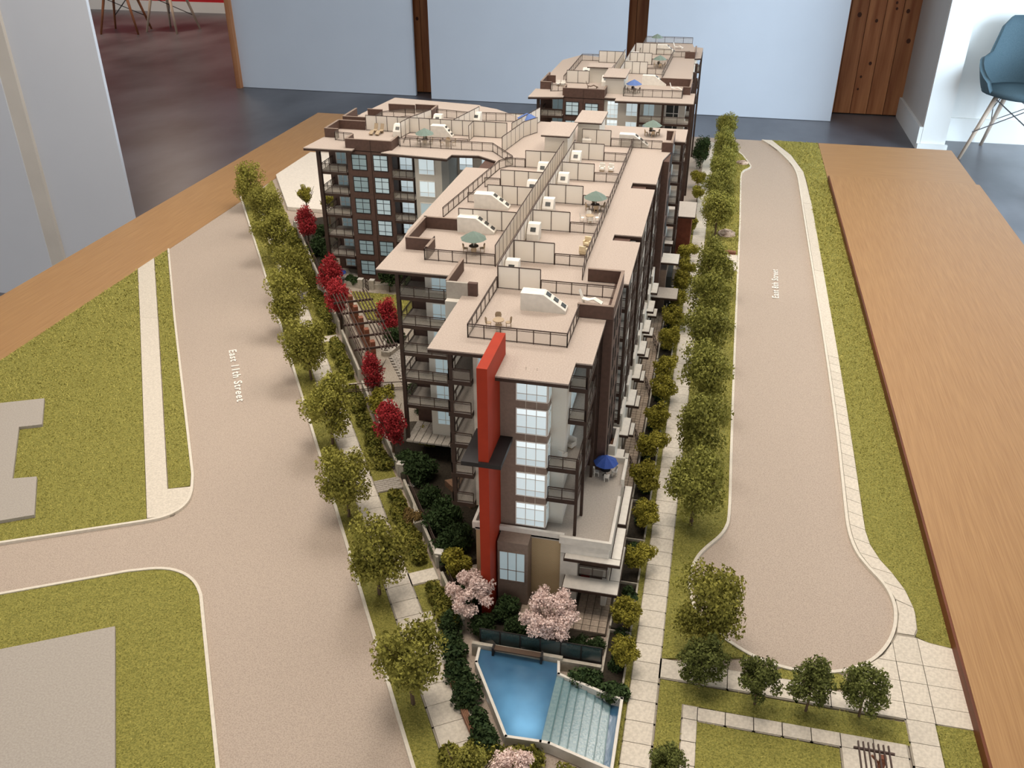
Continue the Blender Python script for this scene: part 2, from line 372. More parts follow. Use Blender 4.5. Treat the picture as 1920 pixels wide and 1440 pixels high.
# ================================================================== GROUND
def inpoly(P, poly):
    x, y = P[:, 0], P[:, 1]; r = np.zeros(len(P), bool); n = len(poly)
    for i in range(n):
        x0, y0 = poly[i]; x1, y1 = poly[(i + 1) % n]
        c = ((y0 > y) != (y1 > y)); xs = (x1 - x0) * (y - y0) / (y1 - y0 + 1e-12) + x0; r ^= c & (x < xs)
    return r
def rawmesh(name, V, m):                # loose triangles from an (n,3,3) array
    V = np.asarray(V, np.float32); n = len(V); me = bpy.data.meshes.new(name)
    me.vertices.add(n * 3); me.vertices.foreach_set('co', V.reshape(-1)); me.loops.add(n * 3); me.loops.foreach_set('vertex_index', np.arange(n * 3, dtype=np.int32))
    me.polygons.add(n); me.polygons.foreach_set('loop_start', np.arange(0, n * 3, 3, dtype=np.int32)); me.polygons.foreach_set('loop_total', np.full(n, 3, np.int32))
    me.materials.append(MATS[m]); me.update(); me.validate(); return me
def blades(poly, z, holes=(), dens=150000, h=.0030):
    a = np.array(poly); lo, hi = a.min(0), a.max(0); n = int((hi - lo).prod() * dens)
    P = RNG.uniform(lo, hi, (n, 2)); k = inpoly(P, poly)
    for q in holes: k &= ~inpoly(P, q)
    d = np.hypot(P[:, 0], P[:, 1]); k &= RNG.random(n) < np.clip(1.5 / np.maximum(d, .01), .2, 1) ** 1.5
    P = P[k]; n = len(P); t = RNG.uniform(0, 2 * PI, n); s = RNG.uniform(.6, 1.25, n) * np.clip(np.hypot(P[:, 0], P[:, 1]) / 1.3, .9, 2)
    w = .00075 * s; hh = h * s; lean = RNG.uniform(.4, 1.3, n) * hh; t2 = RNG.uniform(0, 2 * PI, n)
    V = np.zeros((n, 3, 3)); V[:, 0, 0] = P[:, 0] + np.cos(t) * w; V[:, 0, 1] = P[:, 1] + np.sin(t) * w
    V[:, 1, 0] = P[:, 0] - np.cos(t) * w; V[:, 1, 1] = P[:, 1] - np.sin(t) * w
    V[:, 2, 0] = P[:, 0] + np.cos(t2) * lean; V[:, 2, 1] = P[:, 1] + np.sin(t2) * lean; V[:, :2, 2] = z - .0003; V[:, 2, 2] = z + hh * .6
    return V
def lawn(poly, label, z=.003, holes=(), dens=150000):
    o = MB().prism(list(poly), -.001, z).build('lawn', 'turf'); struct(o, label, 'lawn')
    V = blades(poly, z, holes, dens)
    c = np.array(ABS[o]); g = place('grass', rawmesh('grass', V - c, 'grass'), ABS[o], o); g['kind'] = 'stuff'
    return o
def kerb(pts, label, w=.0045, z=.0048):
    b = MB(); P = [np.array(p) for p in pts]; n = len(P); L = []; Rr = []
    for i in range(n):
        d = P[min(i + 1, n - 1)] - P[max(i - 1, 0)]; d = d / np.linalg.norm(d); m = np.array([-d[1], d[0]]) * w / 2
        L.append(P[i] + m); Rr.append(P[i] - m)
    for i in range(n - 1): b.prism([tuple(Rr[i]), tuple(Rr[i + 1]), tuple(L[i + 1]), tuple(L[i])], 0, z)
    return struct(b.build('kerb', 'kerb'), label, 'kerb')
def arc(cx, cy, r, a0, a1, n): return [(cx + r * math.cos(math.radians(a0 + (a1 - a0) * i / n)), cy + r * math.sin(math.radians(a0 + (a1 - a0) * i / n))) for i in range(n + 1)]
def smooth(pts, it=2):
    for _ in range(it):
        q = [pts[0]]
        for a, b in zip(pts[:-1], pts[1:]):
            q += [(a[0] * .75 + b[0] * .25, a[1] * .75 + b[1] * .25), (a[0] * .25 + b[0] * .75, a[1] * .25 + b[1] * .75)]
        pts = q + [pts[-1]]
    return pts
def sidewalk(label, cells, z=.0042, m='concrete', gap=.0005):
    """cells: list of quads; each becomes a slab of its own, joints are left open between them"""
    q0 = np.array([p for c in cells for p in c]); o = place('sidewalk', None, (float(q0[:, 0].mean()), float(q0[:, 1].mean()), 0)); struct(o, label, 'sidewalk')
    bed = MB()
    for c in cells:
        a = np.array(c); m0 = a.mean(0); d = a - m0; l = np.linalg.norm(d, axis=1, keepdims=True)
        bed.prism([tuple(p) for p in m0 + d * (1 + .0022 / l)], .0002, z - .0012)
    bed.build('bedding', 'joint', o)
    for c in cells:
        a = np.array(c); m0 = a.mean(0); d = a - m0; l = np.linalg.norm(d, axis=1, keepdims=True); a = m0 + d * (1 - gap * 1.2 / l)
        MB().prism([tuple(p) for p in a], z - .0025, z).build('slab', m, o)
    return o

# --- East 8th Street side
bulbL = [(.102, 2.583), (.098, 2.2), (.094, 1.81), (.091, 1.383), (.091, 1.175), (.085, 1.146), (.076, 1.124), (.060, 1.100), (.044, 1.070), (.036, 1.03), (.037, .985), (.055, .940), (.089, .910), (.125, .887)]
bulbR = [(.159, .877), (.195, .875), (.234, .885), (.266, .904), (.291, .932), (.310, .969), (.319, 1.009), (.319, 1.039), (.311, 1.071), (.293, 1.101), (.278, 1.135), (.272, 1.185), (.273, 1.236),
         (.281, 1.499), (.285, 1.855), (.286, 2.297), (.287, 2.6), (.289, 2.976), (.289, 3.095), (.281, 3.2), (.258, 3.303), (.225, 3.431), (.181, 3.53)]
farL = [(.02, 3.50), (.100, 3.339), (.136, 3.176), (.135, 3.148), (.107, 3.100), (.103, 3.022), (.102, 2.583)]
kerb(smooth(farL[:-1], 1) + smooth(bulbL + bulbR, 2), 'pale kerb running round the whole East 8th Street cul-de-sac')
strip = [(.008, .8585), (.008, 3.45)] + smooth(farL[:-1], 1) + smooth(bulbL, 2)
lawn(strip, 'grass strip between the sidewalk and East 8th Street')
# right sidewalk: inner edge is the kerb
inn = smooth(bulbR[7:], 2); inn = [(x + .003, y) for x, y in inn]
outr = [(.344, 1.028), (.339, 1.063), (.324, 1.099), (.305, 1.134), (.297, 1.179), (.299, 1.242), (.306, 1.6), (.310, 2.0), (.312, 2.368), (.315, 2.7), (.316, 2.887), (.315, 3.1), (.293, 3.269), (.257, 3.423), (.216, 3.53)]
def resample(P, n):
    P = np.array(P); d = np.r_[0, np.cumsum(np.linalg.norm(np.diff(P, axis=0), axis=1))]; t = np.linspace(0, d[-1], n); return [(float(np.interp(q, d, P[:, 0])), float(np.interp(q, d, P[:, 1]))) for q in t]
A_, B_ = resample(inn, 75), resample(smooth(outr, 2), 75)
near = [[A_[i], B_[i], B_[i + 1], A_[i + 1]] for i in range(22)]
sidewalk('slab sidewalk curving round the far side of the cul-de-sac', near + [[A_[22], B_[22], B_[36], A_[36]], [A_[36], B_[36], B_[52], A_[52]], [A_[52], B_[52], B_[62], A_[62]], [A_[62], B_[62], B_[68], A_[68]], [A_[68], B_[68], B_[74], A_[74]]])
rlawn = [(.343, .985), (.345, 1.02)] + smooth(outr, 2) + [(.383, 3.53), (.383, .960), (.354, .964), (.339, .972)]
lawn(rlawn, 'long lawn beside the raised oak board')
# sidewalk in front of the townhouses
sidewalk('straight slab sidewalk in front of the townhouses on East 8th Street',
         [[(-.027, .56 + .0318 * i), (.007, .56 + .0318 * i), (.007, .56 + .0318 * (i + 1)), (-.027, .56 + .0318 * (i + 1))] for i in range(68)] + [[(-.027, 2.7224), (.007, 2.7224), (.007, 3.45), (-.027, 3.45)]])
lawn([(-.0355, .6), (-.0275, .6), (-.0275, 2.6), (-.0355, 2.6)], 'thin grass verge between sidewalk and townhouse planters', dens=200000)
# plaza at the cul-de-sac head
cw = [[(.0085 + .042 * i, .8255), (.0085 + .042 * (i + 1), .8255), (.0085 + .042 * (i + 1), .857), (.0085 + .042 * i, .857)] for i in range(5)]
cw += [[(.2185, .8255), (.262, .8255), (.262, .851), (.2185, .851)]]
arcp = [(.262, .8975), (.2895, .925), (.306, .953)]
pz = [[(.262, .8255), (.3065, .8255), (.3065, .8515), (.262, .8515)], [(.3065, .8255), (.3395, .8255), (.3395, .8515), (.3065, .8515)], [(.3395, .8255), (.383, .8255), (.383, .8515), (.3395, .8515)],
      [(.262, .8515), (.3065, .8515), (.3065, .8865), (.262, .8865)], [(.3065, .8515), (.3395, .8515), (.3395, .8865), (.3065, .8865)], [(.3395, .8515), (.383, .8515), (.383, .8865), (.3395, .8865)],
      [(.262, .8865), (.3065, .8865), (.3065, .919), (.284, .919), (.262, .897)], [(.3065, .8865), (.3395, .8865), (.3395, .919), (.3065, .919)], [(.3395, .8865), (.383, .8865), (.383, .919), (.3395, .919)],
      [(.284, .919), (.3065, .919), (.3065, .953), (.293, .928)], [(.3065, .919), (.3395, .919), (.3395, .968), (.314, .968), (.3065, .953)], [(.3395, .919), (.383, .919), (.383, .958), (.354, .962), (.3395, .968)],
      [(.315, .972), (.3365, .972), (.342, .985), (.3445, 1.012), (.3442, 1.0275), (.3222, 1.0385), (.3222, 1.01)]]
sidewalk('white paved plaza at the head of the cul-de-sac', cw + pz)
lawn([(.135, .8575), (.17, .8585), (.2185, .8585), (.2185, .853), (.248, .865), (.234, .882), (.221, .881), (.195, .873), (.159, .874)], 'small triangle of grass between the two dark street trees', dens=200000)
lawn([(.0095, .79), (.0095, .823), (.304, .8205), (.304, .7865)], 'grass strip under the row of four dark trees')
lawn([(.0095, .55), (.0095, .79), (.0385, .79), (.0385, .55)], 'narrow grass strip beside the pool sidewalk')
lawn([(.058, .55), (.058, .766), (.2225, .7645), (.2225, .55)], 'rectangular lawn framed by the white footpath')
lawn([(.340, .55), (.3385, .8245), (.382, .8255), (.382, .55)], 'corner lawn beside the plaza and oak border')
sidewalk('white footpath round the rectangular lawn', [[(.040, .7675), (.0575, .7675), (.0575, .788), (.040, .788)]] + [[(.0575 + .0335 * i, .7675), (.0575 + .0335 * (i + 1), .7675), (.0575 + .0335 * (i + 1), .7872), (.0575 + .0335 * i, .7872)] for i in range(5)] +
         [[(.040, .7675 - .033 * (i + 1)), (.0575, .7675 - .033 * (i + 1)), (.0575, .7675 - .033 * i), (.040, .7675 - .033 * i)] for i in range(4)] +
         [[(.2250, .767 - .034 * (i + 1)), (.2625, .767 - .034 * (i + 1)), (.2625, .767 - .034 * i), (.2250, .767 - .034 * i)] for i in range(5)] +
         [[(.2625, .767 - .034 * (i + 1)), (.3000, .767 - .034 * (i + 1)), (.3000, .767 - .034 * i), (.2625, .767 - .034 * i)] for i in range(5)] +
         [[(.2250, .767), (.2625, .767), (.2625, .7868), (.2250, .7868)], [(.2625, .767), (.3000, .767), (.3000, .7864), (.2625, .7864)]] +
         [[(.305, .8255 - .034 * (i + 1)), (.3385, .8255 - .034 * (i + 1)), (.3385, .8255 - .034 * i), (.305, .8255 - .034 * i)] for i in range(6)])

# --- East 11th Street side
kL = [(-1.408, 2.026), (-1.159, 1.638), (-.804, 1.097)]
corner = [(-.783, 1.058), (-.772, 1.030), (-.773, 1.003), (-.788, .980), (-.815, .964)]
side = [(-.999, .869), (-1.40, .655)]
kerb(kL + smooth(corner, 2) + side, 'kerb turning from East 11th Street into the cross street')
lower = [(-1.30, .562), (-.921, .772), (-.770, .855), (-.726, .873), (-.690, .871), (-.660, .855), (-.640, .833), (-.478, .583), (-.40, .46)]
lower = lower[:2] + smooth(lower[2:7], 2) + lower[7:]
kerb(lower, 'kerb round the near corner lawn on East 11th Street')
kR = [st(2.86, .118), st(2.3, .121), st(1.2, .121), st(.3, .119)]
kerb(kR, 'kerb along the tree row on East 11th Street')
lawn([(-1.409, 1.880), (-1.239, 1.623), (-.812, .970), (-.999, .873), (-1.409, .656)], 'large lawn with a stepped grey block beside the oak border', dens=120000,
     holes=[[(-1.45, 1.139), (-1.209, 1.254), (-1.151, 1.171), (-1.187, 1.154), (-1.088, 1.012), (-1.052, 1.026), (-.987, .935), (-1.45, .70)]])
lawn([(-1.409, 2.02), (-1.197, 1.690), (-1.162, 1.638), (-.8075, 1.0975), (-.792, 1.066), (-.822, 1.051), (-1.195, 1.630), (-1.409, 1.960)], 'long narrow grass verge beside East 11th Street', dens=150000)
sidewalk('pale sidewalk along the lawn on East 11th Street', [[(-1.409, 1.883), (-1.239, 1.625), (-1.197, 1.630), (-1.409, 1.957)], [(-1.239, 1.625), (-.812, .972), (-.795, .978), (-.778, .992), (-.7745, 1.018), (-.778, 1.042), (-.787, 1.063), (-.822, 1.048), (-1.197, 1.630)]], gap=.0002)
lawn([(-1.30, .559)] + lower[1:] + [(-.40, .45), (-1.30, .45)], 'near corner lawn with a flat grey slab', dens=120000, holes=[[(-1.2, .475), (-.719, .748), (-.5, .42), (-.9, .2)]])
o = MB().prism([(-1.409, 1.155), (-1.282, 1.219), (-1.209, 1.254), (-1.151, 1.171), (-1.187, 1.154), (-1.088, 1.012), (-1.052, 1.026), (-.987, .935), (-1.032, .909), (-1.409, .715)], .002, .009).build('building_slab', 'slab_grey')
o['label'] = 'stepped flat grey block standing on the large lawn'; o['category'] = 'building block'
o = MB().prism([(-1.12, .54), (-.844, .677), (-.719, .748), (-.592, .557), (-.48, .39), (-.9, .2)], .002, .009).build('building_slab', 'slab_grey')
o['label'] = 'flat grey block on the near corner lawn'; o['category'] = 'building block'
# tree verge and sidewalk along the building
lawn([st(2.83, .123), st(2.83, .156), st(.3, .153), st(.3, .122)], 'tree verge between East 11th Street and its sidewalk')
cells = [[st(.40 + .0316 * i, .156), st(.40 + .0316 * i, .205 if i < 16 else .192), st(.40 + .0316 * (i + 1), .205 if i < 16 else .192), st(.40 + .0316 * (i + 1), .156)] for i in range(56)]
cells += [[st(2.1696, .156), st(2.1696, .192), st(2.72, .192), st(2.72, .156)]]
for s0 in (.976, 1.558, 1.784, 2.04, 2.50): cells.append([st(s0 - .012, .193), st(s0 - .012, .232), st(s0 + .014, .232), st(s0 + .014, .193)])
sidewalk('slab sidewalk along the garden hedge on East 11th Street', cells)
def gap_lawn(a, b, lab): lawn([st(a, .194), st(b, .194), st(b, .232), st(a, .232)], lab)
gap_lawn(.991, 1.196, 'grass beside the hedge, just beyond the near garden gate')
gap_lawn(1.231, 1.545, 'grass beside the longest garden hedge')
gap_lawn(1.573, 1.771, 'grass beside the hedge below the pergola')
gap_lawn(1.799, 2.027, 'grass beside the hedge below the pair of red maples')
gap_lawn(2.055, 2.487, 'grass beside the hedge near the corner building wing')
gap_lawn(2.515, 2.72, 'grass at the far end of the hedge')
lawn([st(.90, .194), st(.962, .194), st(.962, .232), st(.90, .225)], 'grass beside the near garden gate')
o = place('paver_path', None, (*st(1.213, .212), 0)); struct(o, 'small brick-pattern path crossing the hedge lawn', 'path')
MB().prism([st(1.197, .193), st(1.197, .236), st(1.230, .236), st(1.230, .193)], 0, .0042).build('bedding', 'joint', o)
for r in range(6):
    for c in range(4):
        s0 = 1.1972 + r * .0054; t0 = .1935 + c * .0107 - (.0053 if r % 2 else 0)
        a, b = max(t0, .1935) + .0004, min(t0 + .0107, .236) - .0004
        MB().prism([st(s0 + .0004, a), st(s0 + .0004, b), st(s0 + .0051, b), st(s0 + .0051, a)], .002, .0052).build('paver', 'paver_grey', o)
# far white block, far lawns
o = MB().prism([(-1.409, 2.69), (-1.231, 2.395), (-1.10, 2.395), (-1.00, 2.52), (-1.00, 2.97), (-1.409, 2.97)], .001, .012).build('building_slab', 'white_slab')
o['label'] = 'flat white block beside the wing and the oak border'; o['category'] = 'building block'
lawn([st(2.72, .194), st(2.84, .16), (-1.409, 2.66), (-1.245, 2.395), st(2.62, .235)], 'grass between the tree row and the flat white block')
o = MB().prism([(-1.0, 2.98), (-1.0, 3.43), (-.3, 3.50), (-.3, 2.98)], 0, .055).build('raised_block', 'road'); struct(o, 'raised pavement behind the wing', 'pavement')
V = MB().prism([(-.98, 3.2), (-.98, 3.40), (-.45, 3.44), (-.45, 3.2)], .055, .058).build('lawn', 'turf'); struct(V, 'raised strip of lawn behind the wing roof', 'lawn')
g = place('grass', rawmesh('grass', blades([(-.98, 3.2), (-.98, 3.40), (-.45, 3.44), (-.45, 3.2)], .058, dens=80000) - np.array(ABS[V]), 'grass'), ABS[V], V); g['kind'] = 'stuff'

# street names lying on the roads
def lettering(txt, p0, p1, cap, label, up):
    c = bpy.data.curves.new('street_lettering', 'FONT'); c.body = txt; c.size = 1; c.extrude = .02; c.offset = .020; c.space_character = 1.20
    t = bpy.data.objects.new('street_lettering', c); COL.objects.link(t); bpy.context.view_layer.update()
    me = bpy.data.meshes.new_from_object(t.evaluated_get(bpy.context.evaluated_depsgraph_get())); bpy.data.objects.remove(t)
    me.materials.clear(); me.materials.append(MATS['letter'])
    w = max(v.co.x for v in me.vertices); L = math.dist(p0, p1); sy = cap / .70
    for v in me.vertices: v.co = (v.co.x * L / w, v.co.y * sy, v.co.z * .03)
    o = place('street_lettering', me, (p0[0], p0[1], .0012), None, math.atan2(p1[1] - p0[1], p1[0] - p0[0]), label=label, category='lettering')
lettering('East 11th Street', (-.965, 1.527), (-.845, 1.334), .0155, 'white raised letters reading East 11th Street', 1)
lettering('East 8th Street', (.195, 2.060), (.198, 2.242), .0155, 'white raised letters reading East 8th Street', 1)
# ================================================================== BUILDINGS
ZR = .364; FL = [.120, .1695, .219, .2685, .318]      # roof level, upper floors
WM = {}
def window(parent, x, y, z, w, h, cols=(1/3, 2/3), rows=(.27, .76), frame='frame_white', pane='pane_lit', face='-y', fw=.0011, d=.0012, lab=None):
    """framed window; (x,y,z) is the middle of its sill on the wall, face is the way it looks; every pane is its own piece"""
    key = (round(w, 5), round(h, 5), tuple(cols), tuple(rows), frame, fw)
    if key not in WM:
        b = MB(); b.box(-w / 2 - fw, -w / 2 + fw * .3, -d, .001, -fw, h + fw); b.box(w / 2 - fw * .3, w / 2 + fw, -d, .001, -fw, h + fw)
        b.box(-w / 2, w / 2, -d, .001, -fw, fw * .3); b.box(-w / 2, w / 2, -d, .001, h - fw * .3, h + fw)
        for c in cols: b.box(-w / 2 + c * w - fw * .45, -w / 2 + c * w + fw * .45, -d * .9, .001, 0, h)
        for r in rows: b.box(-w / 2, w / 2, -d * .9, .001, r * h - fw * .45, r * h + fw * .45)
        WM[key] = b.mesh('window', frame)
    rz = {'-y': 0, '+x': PI / 2, '-x': -PI / 2, '+y': PI}[face]
    o = place('window', WM[key], (x, y, z), parent, rz)
    if lab: o['label'] = lab
    cs = [0, *cols, 1]; rs = [0, *rows, 1]
    for i in range(len(cs) - 1):
        for j in range(len(rs) - 1):
            pw = (cs[i + 1] - cs[i]) * w; ph = (rs[j + 1] - rs[j]) * h
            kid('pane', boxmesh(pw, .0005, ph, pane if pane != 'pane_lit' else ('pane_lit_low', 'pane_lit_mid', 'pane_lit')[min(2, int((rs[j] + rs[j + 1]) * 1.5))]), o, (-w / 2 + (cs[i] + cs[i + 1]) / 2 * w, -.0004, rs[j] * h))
    return o
def run(parent, pts, z, h, step, bars='rail', pane='glass', name='railing', t=.0012, top=True, mid=True, fill=1.0, bot=True):
    """railing or screen along a polyline: bars in one frame, each sheet between posts its own piece"""
    f = MB(); P = [Vector((*p, 0)) for p in pts]; sheets = []
    for a, b in zip(P[:-1], P[1:]):
        L = (b - a).length
        if L < 1e-5: continue
        n = max(1, round(L / step)); d = (b - a) / L
        if top: f.bar((a.x, a.y, z + h), (b.x, b.y, z + h), t, t)
        if bot: f.bar((a.x, a.y, z + t), (b.x, b.y, z + t), t * .8, t * .8)
        if mid: f.bar((a.x, a.y, z + h * .86), (b.x, b.y, z + h * .86), t * .6, t * .6)
        for i in range(n + 1): q = a + d * (L * i / n); f.box(q.x - t / 2, q.x + t / 2, q.y - t / 2, q.y + t / 2, z, z + h)
        for i in range(n):
            q = a + d * (L * (i + .5) / n); w = L / n - t
            sheets.append((q, w, math.atan2(d.y, d.x)))
    o = f.build(name, bars, parent); oz = ABS[o]
    if pane:
        for q, w, r in sheets:
            kid('pane' if name == 'railing' else 'sheet', boxmesh(w, .0006, h * fill - t * 2, pane), o, (q.x - oz[0], q.y - oz[1], z + t * 1.4 - oz[2]), r)
    return o
def screen(parent, pts, z=ZR, h=.035, step=.026): return run(parent, pts, z, h, step, 'rail', 'screen_white', 'privacy_screen', .0012, mid=False)
def balcony(parent, x0, x1, y0, y1, z, sides='fl', slab='dark_trim', floor='deck_grey', h=.0175, pane='glass', step=.018):
    o = bx('balcony', x0, x1, y0, y1, z - .006, z, slab, parent)
    bx('balcony_floor', x0 + .001, x1 - .001, y0 + .001, y1 - .001, z, z + .0006, floor, o)
    e = .0015
    path = {'fl': [(x0 + e, y1), (x0 + e, y0 + e), (x1 - e, y0 + e)], 'f': [(x0 + e, y0 + e), (x1 - e, y0 + e)], 'fr': [(x0 + e, y0 + e), (x1 - e, y0 + e), (x1 - e, y1)],
            'r': [(x1 - e, y0 + e), (x1 - e, y1 - e)], 'flr': [(x0 + e, y1), (x0 + e, y0 + e), (x1 - e, y0 + e), (x1 - e, y1)]}[sides]
    run_child(o, path, z, h, step, pane)
    return o
def run_child(o, path, z, h, step, pane):      # railing of a balcony: frame and sheets are sub-parts of the balcony
    f = MB(); P = [Vector((*p, 0)) for p in path]; t = .0012
    for a, b in zip(P[:-1], P[1:]):
        L = (b - a).length; n = max(1, round(L / step)); d = (b - a) / L
        for zz, k in ((h, 1), (h * .84, .6), (.002, .8)): f.bar((a.x, a.y, z + zz), (b.x, b.y, z + zz), t * k)
        for i in range(n + 1): q = a + d * (L * i / n); f.box(q.x - t / 2, q.x + t / 2, q.y - t / 2, q.y + t / 2, z, z + h)
        for i in range(n):
            q = a + d * (L * (i + .5) / n); m = boxmesh(L / n - t, .0005, h - .004, pane); place('pane', m, (q.x, q.y, z + .002), o, math.atan2(d.y, d.x))
    f.build('railing', 'rail', o)
def roof(parent, poly, z=ZR, th=.0065):
    o = MB().prism(poly, z - th, z - .002).build('fascia', 'dark_trim', parent)
    MB().prism(poly, z - .002, z).build('roof_surface', 'roof_stucco', parent)
def parapet(parent, x0, x1, y0, y1, z0, z1, m='brown_panel', cap=True):
    o = bx('parapet', x0, x1, y0, y1, z0, z1, m, parent)
    if cap: bx('coping', x0 - .0004, x1 + .0004, y0 - .0004, y1 + .0004, z1, z1 + .0008, 'taupe', o)
def bulkhead(parent, x0, y0, L=.064, D=.020, H=.026, flat=.5, n=3):
    """white stair housing with a sloped glazed end (slope falls towards +x)"""
    b = MB(); xs = x0 + L * flat; lip = .004
    prof = [(x0, ZR), (x0 + L, ZR), (x0 + L, ZR + lip), (xs, ZR + H), (x0, ZR + H)]
    k = len(prof)
    for y in (y0, y0 + D): b.v += [(x, y, z) for x, z in prof]
    b.f.append(tuple(range(k))); b.f.append(tuple(range(2 * k - 1, k - 1, -1)))
    b.f += [((i + 1) % k, i, k + i, k + (i + 1) % k) for i in range(k)]
    o = b.build('stair_housing', 'white_paint', parent); c = ABS[o]
    sl = math.atan2(H - lip, L - L * flat)
    for i in range(n):
        t = (i + .5) / n; px = xs + (x0 + L - xs) * t; pz = ZR + H - (H - lip) * t
        w = bpy.data.objects.new('skylight_pane', boxmesh((x0 + L - xs) / n * .70, D * .5, .0012, 'pane_dark')); COL.objects.link(w); w.parent = o
        w.location = (px - c[0], D * .08, pz - c[2] - .0003); w.rotation_euler = (0, sl, 0)
def hatch(parent, x0, y0, w=.020, d=.024, H=.026):
    """small white stair housing with a sloped top and a vent window, seen end-on"""
    b = MB(); prof = [(y0, ZR), (y0 + d, ZR), (y0 + d, ZR + H), (y0 + d * .45, ZR + H), (y0, ZR + H * .45)]; k = 5
    for x in (x0, x0 + w): b.v += [(x, y, z) for y, z in prof]
    b.f.append(tuple(range(k))[::-1]); b.f.append(tuple(range(k, 2 * k))); b.f += [(i, (i + 1) % k, k + (i + 1) % k, k + i) for i in range(k)]
    o = b.build('stair_housing', 'white_paint', parent); c = ABS[o]
    q = kid('skylight_pane', boxmesh(w * .45, d * .3, .001, 'pane_dark'), o, (0, -d * .28, H * .70)); q.rotation_euler = (math.atan2(H * .55, d * .45), 0, 0)

# ------------------------------------------------------------------ near building
A = empty('apartment_building', (-.27, 1.5, 0), 'long apartment block with red fin, roof terraces and balconies', 'building')
def w_(n, x0, x1, y0, y1, z0, z1, m, lab=None): return bx(n, x0, x1, y0, y1, z0, z1, m, A, label=lab)
# -- podium
w_('wall', -.262, -.142, .940, 1.14, 0, .1078, 'brick_tan', 'tan brick base wall')
w_('wall', -.1415, -.0765, .9555, 1.14, .050, .1075, 'white_paint')
w_('wall', -.142, -.118, .935, .955, 0, .0895, 'white_paint')
w_('wall', -.142, -.076, .935, .955, .090, .108, 'white_paint')
w_('wall', -.118, -.076, .985, 1.14, 0, .050, 'taupe')
w_('entry_door', -.1185, -.1055, .983, .986, .002, .042, 'door_red', 'dark red entry door under the white canopy')
w_('column', -.0835, -.076, .935, .985, .0, .050, 'white_paint')
w_('terrace_floor', -.262, -.076, .936, 1.14, .108, .1125, 'deck_grey')
for q in ((-.266, -.138, .936, .9405, .110, .1205), (-.144, -.0735, .9325, .937, .108, .119), (-.0775, -.0735, .937, 1.040, .108, .119), (-.0775, -.0735, 1.078, 1.135, .108, .121), (-.118, -.0735, 1.133, 1.137, .108, .121), (-.266, -.262, .9405, 1.14, .110, .1205)):
    parapet(A, *q, m='white_paint', cap=False)
def canopy(x0, x1, y0, y1, z, n='canopy'):
    o = bx(n, x0, x1, y0, y1, z - .004, z, 'dark_trim', A); bx('canopy_top', x0 + .0012, x1 - .0012, y0 + .0012, y1, z, z + .0008, 'white_paint' if n == 'canopy' else 'deck_grey', o)
canopy(-.136, -.059, .9235, .936, .090); canopy(-.0735, -.059, .936, 1.004, .090); canopy(-.0735, -.061, 1.012, 1.105, .090)
canopy(-.135, -.058, .908, .935, .052); canopy(-.0735, -.058, .935, 1.010, .052)
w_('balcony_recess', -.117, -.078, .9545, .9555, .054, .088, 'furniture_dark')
run(A, [(-.116, .938), (-.078, .938)], .053, .0175, .018)
# bay window
w_('bay', -.225, -.183, .913, .940, 0, .113, 'taupe', 'projecting taupe bay with a tall lit window')
window(A, -.2045, .913, .047, .035, .050, (1/3, 2/3), (.37,), 'taupe', 'pane_soft')
# -- tower body
w_('wall', -.2405, -.166, .945, 1.206, .1125, .358, 'taupe', 'taupe panel wall behind the red fin')
w_('wall', -.2725, -.2405, .9835, 1.206, .1125, .358, 'cream')
w_('wall', -.170, -.1465, .968, 1.14, .1125, .358, 'siding', 'pale lap siding beside the balconies')
w_('wall', -.20, -.119, 1.115, 1.25, .108, .358, 'brown_panel')
for k, z in enumerate(FL):
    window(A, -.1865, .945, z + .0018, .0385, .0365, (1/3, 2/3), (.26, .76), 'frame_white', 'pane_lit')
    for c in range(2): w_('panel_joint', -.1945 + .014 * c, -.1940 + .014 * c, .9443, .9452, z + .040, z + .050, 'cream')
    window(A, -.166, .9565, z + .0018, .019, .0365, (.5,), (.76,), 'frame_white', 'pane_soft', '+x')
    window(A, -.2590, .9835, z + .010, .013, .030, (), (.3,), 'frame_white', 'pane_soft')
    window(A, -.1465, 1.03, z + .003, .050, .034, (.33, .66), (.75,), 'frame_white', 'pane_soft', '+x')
# left corner balconies
for k, z in enumerate(FL):
    balcony(A, -.3055, -.2730, .975, 1.13, z, 'fl', floor='deck_grey', step=.03)
w_('post', -.3045, -.2985, .976, .982, .113, .358, 'dark_trim')
w_('wall', -.352, -.272, 1.128, 1.206, .05, .358, 'siding')
# right balconies: two deep lower ones, upper ones set back
for k, z in enumerate(FL[1:]):
    if k < 2: balcony(A, -.1655, -.1245, .948, 1.10, z, 'fr', floor='deck_grey', step=.02)
    else: balcony(A, -.1465, -.1225, .990, 1.10, z, 'fr', floor='deck_grey', step=.024)
w_('post', -.1275, -.1235, .946, .950, .1125, .236, 'dark_trim'); w_('post', -.1255, -.1215, .991, .995, .1125, .358, 'dark_trim')
w_('post', -.1255, -.1215, 1.085, 1.089, .1125, .358, 'dark_trim')
# red fin through a black canopy
fin = w_('fin', -.2405, -.2275, .882, .978, 0, .394, 'fin_red', 'tall red fin rising through the roof edge')
w_('fin_canopy', -.262, -.211, .878, .955, .256, .262, 'black', 'thin black slab around the red fin')
